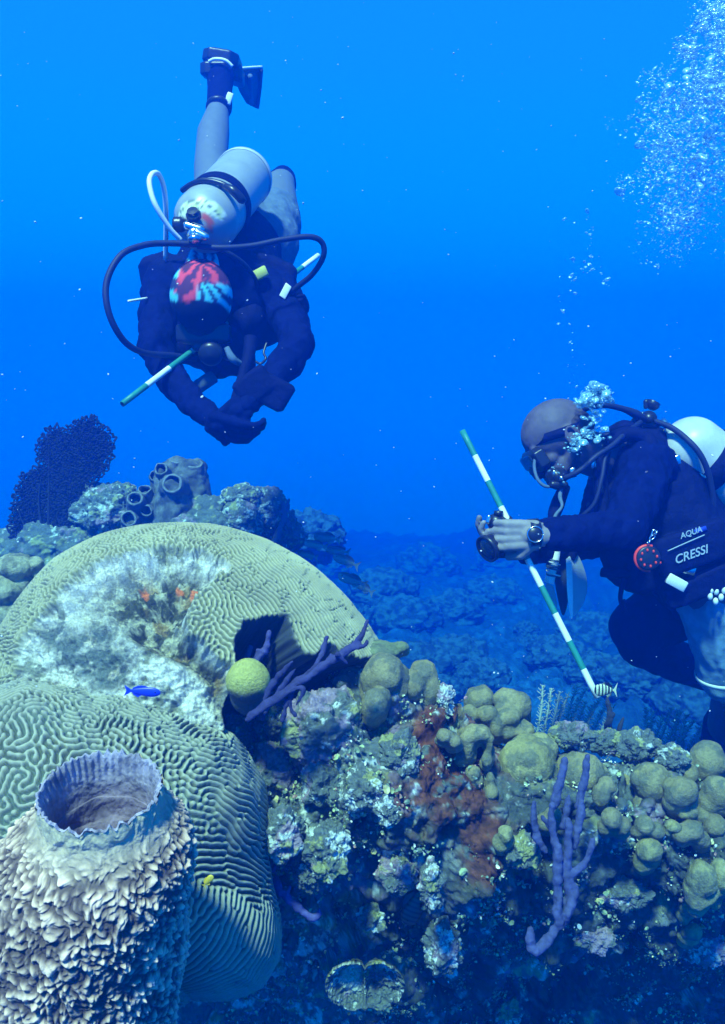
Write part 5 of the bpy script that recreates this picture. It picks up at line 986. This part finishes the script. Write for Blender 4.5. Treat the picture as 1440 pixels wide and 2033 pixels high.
def scuba_right():
    root = thing('scuba_set', P(1380, 950, 2.66), 'pale scuba tank with black band on the back of the bald diver', 'scuba tank')
    A, B = P(1372, 890, 2.56), P(1580, 1050, 2.60); Rt = .094
    V, F, col = tank_mesh(A, B, Rt, lambda V: np.broadcast_to(np.array((.54, .54, .52)), V.shape) * (1 + .14 * fbm(V, 12, 4, 8))[:, None]); mk('tank', V, F, M_tank, root, col)
    ax = (B - A) / np.linalg.norm(B - A)
    mk('tank_band', *revolve(A + ax * .045, ax, [(0, Rt), (0, Rt + .006), (.06, Rt + .006), (.06, Rt)], 64), M_vest, root)
    n0 = A - ax * Rt * .9
    mk('valve', *join(revolve(n0, -ax, [(-.01, .018), (.012, .018), (.014, .022), (.034, .022), (.036, .001)], 20), capsule(P(1308, 842, 2.62), P(1276, 824, 2.58), .013, .011), capsule(P(1296, 826, 2.57), P(1286, 838, 2.57), .010, .010), capsule(P(1268, 840, 2.56), P(1262, 845, 2.55), .008, .008)), M_chrome, root)
    mk('valve_knob', *join(revolve(P(1292, 812, 2.6), P(1300, 795, 2.6) - P(1292, 812, 2.6), [(0, .001), (0, .012), (.008, .018)] + [(.010 + .004 * k, .019 + .002 * (k % 2)) for k in range(4)] + [(.028, .001)], 16), capsule(P(1283, 798, 2.6), P(1282, 808, 2.6), .008, .006)), M_black, root)
    mk('first_stage', *join(revolve(P(1288, 832, 2.56), (-.3, -.9, .1), [(-.02, .001), (-.02, .022), (.008, .024), (.014, .016), (.03, .015), (.031, .001)], 20), capsule(P(1262, 838, 2.55), P(1318, 846, 2.55), .014, .014)), M_black, root)
    hose('black_hose', [(1278, 832, 2.54), (1262, 822, 2.52), (1238, 812, 2.50), (1205, 805, 2.48), (1175, 808, 2.46), (1150, 820, 2.50), (1142, 850, 2.60)], [.012, .013, .0085, .008, .008, .008, .008], M_rubber, root)
    hose('black_hose', [(1300, 836, 2.54), (1335, 850, 2.50), (1368, 876, 2.46), (1392, 905, 2.45), (1408, 945, 2.46), (1416, 1000, 2.48), (1410, 1050, 2.50)], .0082, M_rubber, root)
    hose('black_hose', [(1272, 838, 2.52), (1245, 858, 2.46), (1215, 885, 2.42), (1185, 905, 2.40), (1150, 935, 2.40), (1120, 950, 2.42)], .0075, M_rubber, root)
    hose('black_hose', [(1265, 842, 2.52), (1232, 870, 2.45), (1205, 900, 2.42), (1195, 950, 2.40), (1180, 1000, 2.40), (1150, 1030, 2.42)], .006, M_rubber, root)
    hose('thin_hose', [(1066, 895, 2.44), (1061, 925, 2.43), (1068, 952, 2.42), (1085, 966, 2.42), (1108, 962, 2.43)], .0045, M_grey, root)
    mk('regulator', *join(revolve(P(1105, 948, 2.44), (-.75, -.45, -.35), [(-.025, .02), (0, .030), (.014, .031), (.022, .022), (.024, .001)], 28), capsule(P(1112, 942, 2.46), P(1128, 925, 2.49), .018, .018), capsule(P(1098, 962, 2.42), P(1122, 962, 2.42), .011, .009)), M_black, root)
    mk('regulator_cover', *join(ball(P(1114, 949, 2.40), (.010, .006, .008), 14), ball(P(1100, 940, 2.41), (.004, .004, .010), 10)), M_chrome, root)
    hose('tank_pipe', [(1375, 930, 2.5), (1395, 945, 2.49), (1410, 946, 2.49)], .0045, M_white, root)
scuba_right()
seg_pole('survey_pole', P(918, 855, 2.32), P(1187, 1385, 2.16), .0080, 10, True, 'striped green and white pole held upright by the diver on the right', 'striped survey poles')

def held_camera():
    root = thing('underwater_camera', P(995, 1075, 2.26), 'black underwater camera with a round port gripped behind the striped pole', 'camera'); X = np.array((1., 0, 0))
    V, F, N = fuse([box(P(995, 1066, 2.29), (.028, 0, 0), (0, .045, 0), (0, 0, .050), .25), ball(P(985, 1036, 2.27), (.024, .024, .022), 20), box(P(1005, 1042, 2.28), (.014, 0, 0), (0, .02, 0), (0, 0, .024), .2)], .003, 1); mk('housing', V, F, M_black, root)
    mk('port', *revolve(P(983, 1080, 2.25), (-.75, -.5, -.35), [(-.02, .001), (-.02, .030), (.016, .031), (.020, .036), (.032, .036), (.032, .031), (.026, .030), (.022, .001)], 36), M_black, root)
    mk('port_glass', *revolve(P(983, 1080, 2.25) + .026 * np.array((-.77, -.51, -.36)), (-.75, -.5, -.35), [(0, .030), (.006, .024), (.008, .012), (.009, .0005)], 28), M_lens, root)
    mk('shutter_button', *capsule(P(971, 1026, 2.25), P(969, 1036, 2.25), .006, .006), M_chrome, root); mk('dial', *revolve(P(990, 1022, 2.26), (0, 0, 1), [(0, .001), (0, .012), (.010, .012), (.011, .001)], 20), M_black, root)
    mk('wrist_strap_lug', *capsule(P(1018, 1098, 2.27), P(1018, 1107, 2.27), .005, .006), M_black, root)
held_camera()

def reel():
    root = thing('dive_reel', P(1285, 1135, 2.34), 'round dark reel with red rim and red dots clipped to the vest front', 'reel'); c = P(1287, 1108, 2.28); X = np.array((1., 0, 0)); Yd = P(720, 1016, 2) - P(720, 1016, 1); Up = np.cross(X, Yd)
    mk('drum', *revolve(c + Yd * .02, -Yd, [(0, .001), (0, .030), (.024, .031), (.026, .027), (.027, .001)], 40), M_black, root)
    mk('rim', *tube([c + .0315 * (math.cos(t) * X + math.sin(t) * Up) + Yd * .004 for t in np.linspace(1.2, 4.9, 20)], 0.0048, 50, 8), M_red, root)
    for k in range(8): t = k * math.pi / 4 + .2; mk('dot', *ball(c + .021 * (math.cos(t) * X + math.sin(t) * Up) - Yd * .0075, (.0045, .003, .0045), 10), M_red, root)
    mk('handle', *ball(c + .031 * X - .012 * Up, .0035, 10), M_red, root)
    for k in range(3): cc = P(1288 + 7 * k, 1076 - 9 * k, 2.28); mk('clip_link', *tube([cc + .006 * (math.cos(t) * (X * .6 + Up) + math.sin(t) * (X if k % 2 else Yd)) for t in np.linspace(0, 6.28, 16)], .0018, 30, 6), M_chrome, root)
    mk('snap_hook', *tube(pts((1300, 1064, 2.28), (1302, 1055, 2.28), (1297, 1053, 2.28), (1292, 1066, 2.28)), .0022, 20, 6), M_chrome, root)
reel()

def hanging_kit():
    root = thing('white_pipe', P(1100, 1090, 2.40), 'white plastic pipe end wound with striped cord hanging under the forearm', 'pipe')
    mk('pipe', *tube(pts((1106, 1078, 2.38), (1102, 1110, 2.38), (1096, 1135, 2.38), (1090, 1158, 2.38)), [.012, .012, .012, .014], 24, 14), M_white, root)
    mk('cord', *tube([P(1098, 1106 + k * 1.05, 2.38) + np.array((.0165 * math.cos(k * .75), .0165 * math.sin(k * .75), .004 * math.sin(k * .37))) for k in range(38)], .0024, 300, 6), mat('speckled_cord', vcol=True, rough=.8), root, col=(.08, .12, .16))
    mk('cord_strand', *tube([P(1099, 1107 + k * 2.6, 2.38) + np.array((.018 * math.cos(k * .75 + 2), .018 * math.sin(k * .75 + 2), 0)) for k in range(16)], .0020, 160, 6), M_white, root)
    root.location = Vector(origin_of(root))
    def blade(pl, d0, d1, name, m, label):
        pl = np.array(pl, float); y0, y1 = pl[:, 1].min(), pl[:, 1].max(); W = np.array([P(x, y, d0 + (d1 - d0) * (x - pl[:, 0].min()) / (np.ptp(pl[:, 0]) + 1)) for x, y in cubic(np.concatenate([pl, pl[:1]]), 60)[:-1]]); n = len(W); off = np.array((.002, .0055, 0)); V = np.concatenate([W, W + off])
        F = [tuple(range(n)), tuple(range(2 * n - 1, n - 1, -1))] + [(i, n + i, n + (i + 1) % n, (i + 1) % n) for i in range(n)]; return mk(name, V, F, m, None, label=label, cat='slate', smooth=False)
    M_sl = mat('slate_plastic', (.42, .47, .50), rough=.5, noise=.12, nscale=12); M_dk = mat('dark_slate', (.03, .04, .07), rough=.6)
    blade([(1134, 1105), (1145, 1100), (1158, 1125), (1166, 1160), (1160, 1195), (1146, 1216), (1137, 1222), (1136, 1180)], 2.40, 2.46, 'dive_slate', M_sl, 'rounded pale writing slate hanging rightmost under the forearm')
    blade([(1124, 1110), (1133, 1108), (1137, 1150), (1137, 1224), (1131, 1215), (1126, 1170)], 2.38, 2.39, 'dive_slate', M_white, 'narrow white edged slate left of the rounded one')
    blade([(1104, 1080), (1124, 1090), (1126, 1150), (1128, 1190), (1118, 1222), (1106, 1180), (1100, 1130)], 2.42, 2.43, 'dive_slate', M_dk, 'dark blade hanging between the white pipe and the slates')
    blade([(1086, 1158), (1098, 1166), (1104, 1190), (1105, 1222), (1098, 1214), (1090, 1190), (1084, 1165)], 2.40, 2.42, 'dive_slate', M_sl, 'pale sliver of slate below the white pipe end')
    mk('lanyard', *tube(pts((1118, 960, 2.44), (1112, 985, 2.42), (1116, 1005, 2.40), (1104, 1022, 2.39), (1100, 1035, 2.38)), [.005, .006, .004, .005, .005], 30, 8), M_grey, None, label='grey cord hanging from the chest above the forearm', cat='cord')
    mk('lanyard', *tube(pts((1122, 965, 2.5), (1108, 1000, 2.48), (1100, 1030, 2.46), (1110, 1080, 2.44)), [.016, .020, .018, .012], 24, 8), M_vest, None, label='dark strap hanging from the chest beside the grey cord', cat='strap')
    mk('hanging_strap', *tube(pts((1130, 1060, 2.44), (1135, 1090, 2.42), (1132, 1112, 2.41)), [.020, .020, .012], 16, 8), M_vest, None, label='short dark strap holding the slates under the forearm', cat='strap')
hanging_kit()

# ------------------------------------------------------------------ bubbles and drifting specks
def shiny(name):
    m = bpy.data.materials.new(name); m.use_nodes = True; n = m.node_tree; n.nodes.clear(); L = n.links.new
    o = n.nodes.new('ShaderNodeOutputMaterial'); mx = n.nodes.new('ShaderNodeMixShader'); g = n.nodes.new('ShaderNodeBsdfGlossy'); t = n.nodes.new('ShaderNodeBsdfTransparent'); l = n.nodes.new('ShaderNodeLayerWeight'); r = n.nodes.new('ShaderNodeMapRange')
    g.inputs['Roughness'].default_value = .2; g.inputs['Color'].default_value = (.7, .95, 1, 1); l.inputs['Blend'].default_value = .5; r.inputs['To Min'].default_value = .22; r.inputs['To Max'].default_value = .95
    df = n.nodes.new('ShaderNodeBsdfDiffuse'); df.inputs['Color'].default_value = (.45, .85, 1, 1); m2 = n.nodes.new('ShaderNodeMixShader'); m2.inputs[0].default_value = .45; L(g.outputs[0], m2.inputs[1]); L(df.outputs[0], m2.inputs[2]); L(l.outputs['Facing'], r.inputs['Value']); L(r.outputs[0], mx.inputs[0]); L(t.outputs[0], mx.inputs[1]); L(m2.outputs[0], mx.inputs[2]); L(mx.outputs[0], o.inputs['Surface']); return m
M_bub = shiny('air_bubble')
def bubbles(centers, radii, name, flat=.62, seed=0, m=None):
    g = np.random.default_rng(seed); D, F = revolve((0, 0, 0), (0, 0, 1), [(-math.cos(t), max(.01, math.sin(t))) for t in np.linspace(0, math.pi, 7)], 9); n = len(centers); k = len(D)
    tilt = g.normal(0, .35, (n, 2)); V = D[None] * np.stack([np.ones(n) * 1.1, np.ones(n) * 1.1, np.full(n, flat)], 1)[:, None] * (1 + .0 * tilt[:, :1, None]); V = V.copy(); V[..., 2] += V[..., 0] * tilt[:, :1] + V[..., 1] * tilt[:, 1:]
    V = V * radii[:, None, None] + centers[:, None]; F = (F[None] + (np.arange(n) * k)[:, None, None]).reshape(-1, 4); mk(name, V.reshape(-1, 3), F, m or M_bub, None, kind='stuff')
def plume_points():
    g = np.random.default_rng(21); out = []
    def cloud(poly, n, d, rs, spread, soft):
        p = np.array(poly, float); lo, hi = p.min(0) - 20, p.max(0) + 20; q = g.uniform(lo, hi, (n * 6, 2)); sd = poly_sd(q[:, 0], q[:, 1], poly); nz = fbm(np.stack([q[:, 0] / 90, q[:, 1] / 90, 0 * q[:, 0]], 1), 1, 3, 5)
        keep = g.random(len(q)) < np.clip(sd / soft + nz * .8, 0, 1); q = q[keep][:n]
        for x, y in q: out.append((x, y, d + g.normal(0, spread), rs * g.gamma(3, .33)))
    cloud([(1400, -30), (1500, -30), (1500, 420), (1440, 400), (1380, 460), (1300, 470), (1250, 410), (1232, 330), (1225, 240), (1265, 150), (1320, 130), (1362, 60)], 2600, 2.9, .0034, .22, 60)
    cloud([(1400, -30), (1500, -30), (1500, 250), (1380, 240), (1350, 160), (1365, 60)], 900, 2.8, .0052, .2, 60)
    cloud([(1380, -30), (1500, -30), (1500, 470), (1400, 520), (1290, 520), (1240, 450), (1225, 330), (1222, 235), (1265, 145), (1340, 100)], 4500, 2.95, .0019, .22, 90)
    cloud([(1380, -30), (1500, -30), (1500, 420), (1400, 440), (1290, 440), (1235, 380), (1228, 250), (1270, 160)], 120, 2.75, .0085, .2, 60)
    cloud([(1240, 400), (1400, 400), (1390, 480), (1300, 540), (1240, 560), (1235, 480)], 170, 2.8, .0026, .15, 30)
    cloud([(1225, 480), (1300, 470), (1290, 560), (1230, 420), (1190, 600)], 50, 2.8, .0030, .1, 20)
    cloud([(1130, 545), (1180, 545), (1225, 570), (1215, 610), (1170, 420), (1130, 600)], 70, 2.75, .0034, .08, 14)
    cloud([(1105, 420), (1150, 420), (1145, 690), (1105, 700)], 22, 2.7, .0030, .05, 10)
    cloud([(1270, 500), (1340, 470), (1370, 490), (1300, 560)], 30, 2.8, .003, .1, 16)
    a = np.array(out); V = np.array([P(*r[:3]) for r in a]); return V, a[:, 3]
cV, cr_ = plume_points(); bubbles(cV, cr_, 'bubbles', seed=1)
def puff():
    g = np.random.default_rng(8); L = []
    for (x, y, sx, sy, n, r) in ((1180, 790, 24, 14, 120, .0050), (1200, 778, 10, 8, 40, .005), (1185, 765, 8, 3, 14, .010), (1160, 800, 12, 7, 40, .005), (1180, 825, 14, 16, 60, .0038), (1172, 862, 24, 14, 60, .0040), (1150, 875, 12, 10, 40, .0045), (1140, 880, 18, 14, 40, .0035), (1108, 935, 10, 12, 20, .003), (1135, 690, 10, 60, 14, .0018)):
        for _ in range(n): L.append((x + g.normal(0, sx * .6), y + g.normal(0, sy * .6), 2.40 + g.normal(0, .02), r * g.gamma(4, .25)))
    a = np.array(L); bubbles(np.array([P(*q[:3]) for q in a]), a[:, 3], 'exhaled_bubbles', .6, 3)
puff()
M_speck = mat('drifting_speck', (.55, .60, .60), rough=.8)
g = np.random.default_rng(31); a = np.stack([g.uniform(-60, 1500, 420), g.uniform(-20, 1500, 420), g.uniform(.7, 3.6, 420)], 1); bubbles(np.array([P(*q) for q in a]), g.gamma(2.0, .00034, 420) * (a[:, 2] / 2) + .0003, 'drifting_specks', .8, 4, M_speck)
# ------------------------------------------------------------------ the water itself
def water_haze():
    V, F = box((0, 9, .3), (28, 0, 0), (0, 18, 0), (0, 0, 4.1))
    m = bpy.data.materials.new('haze'); m.use_nodes = True; n = m.node_tree; n.nodes.clear()
    out = n.nodes.new('ShaderNodeOutputMaterial'); v = n.nodes.new('ShaderNodeVolumePrincipled')
    v.inputs['Color'].default_value = (*HAZE_COLOR, 1); v.inputs['Density'].default_value = HAZE_DENSITY
    v.inputs['Absorption Color'].default_value = (0, .32, .8, 1)
    v.inputs['Anisotropy'].default_value = .60
    ab = n.nodes.new('ShaderNodeVolumeAbsorption'); ab.inputs['Color'].default_value = (0, .97, 1, 1); ab.inputs['Density'].default_value = .09   # water swallows red first
    ad = n.nodes.new('ShaderNodeAddShader'); n.links.new(v.outputs[0], ad.inputs[0]); n.links.new(ab.outputs[0], ad.inputs[1]); n.links.new(ad.outputs[0], out.inputs['Volume'])
    mk('haze', V, F, m, kind='stuff', smooth=False)
water_haze()
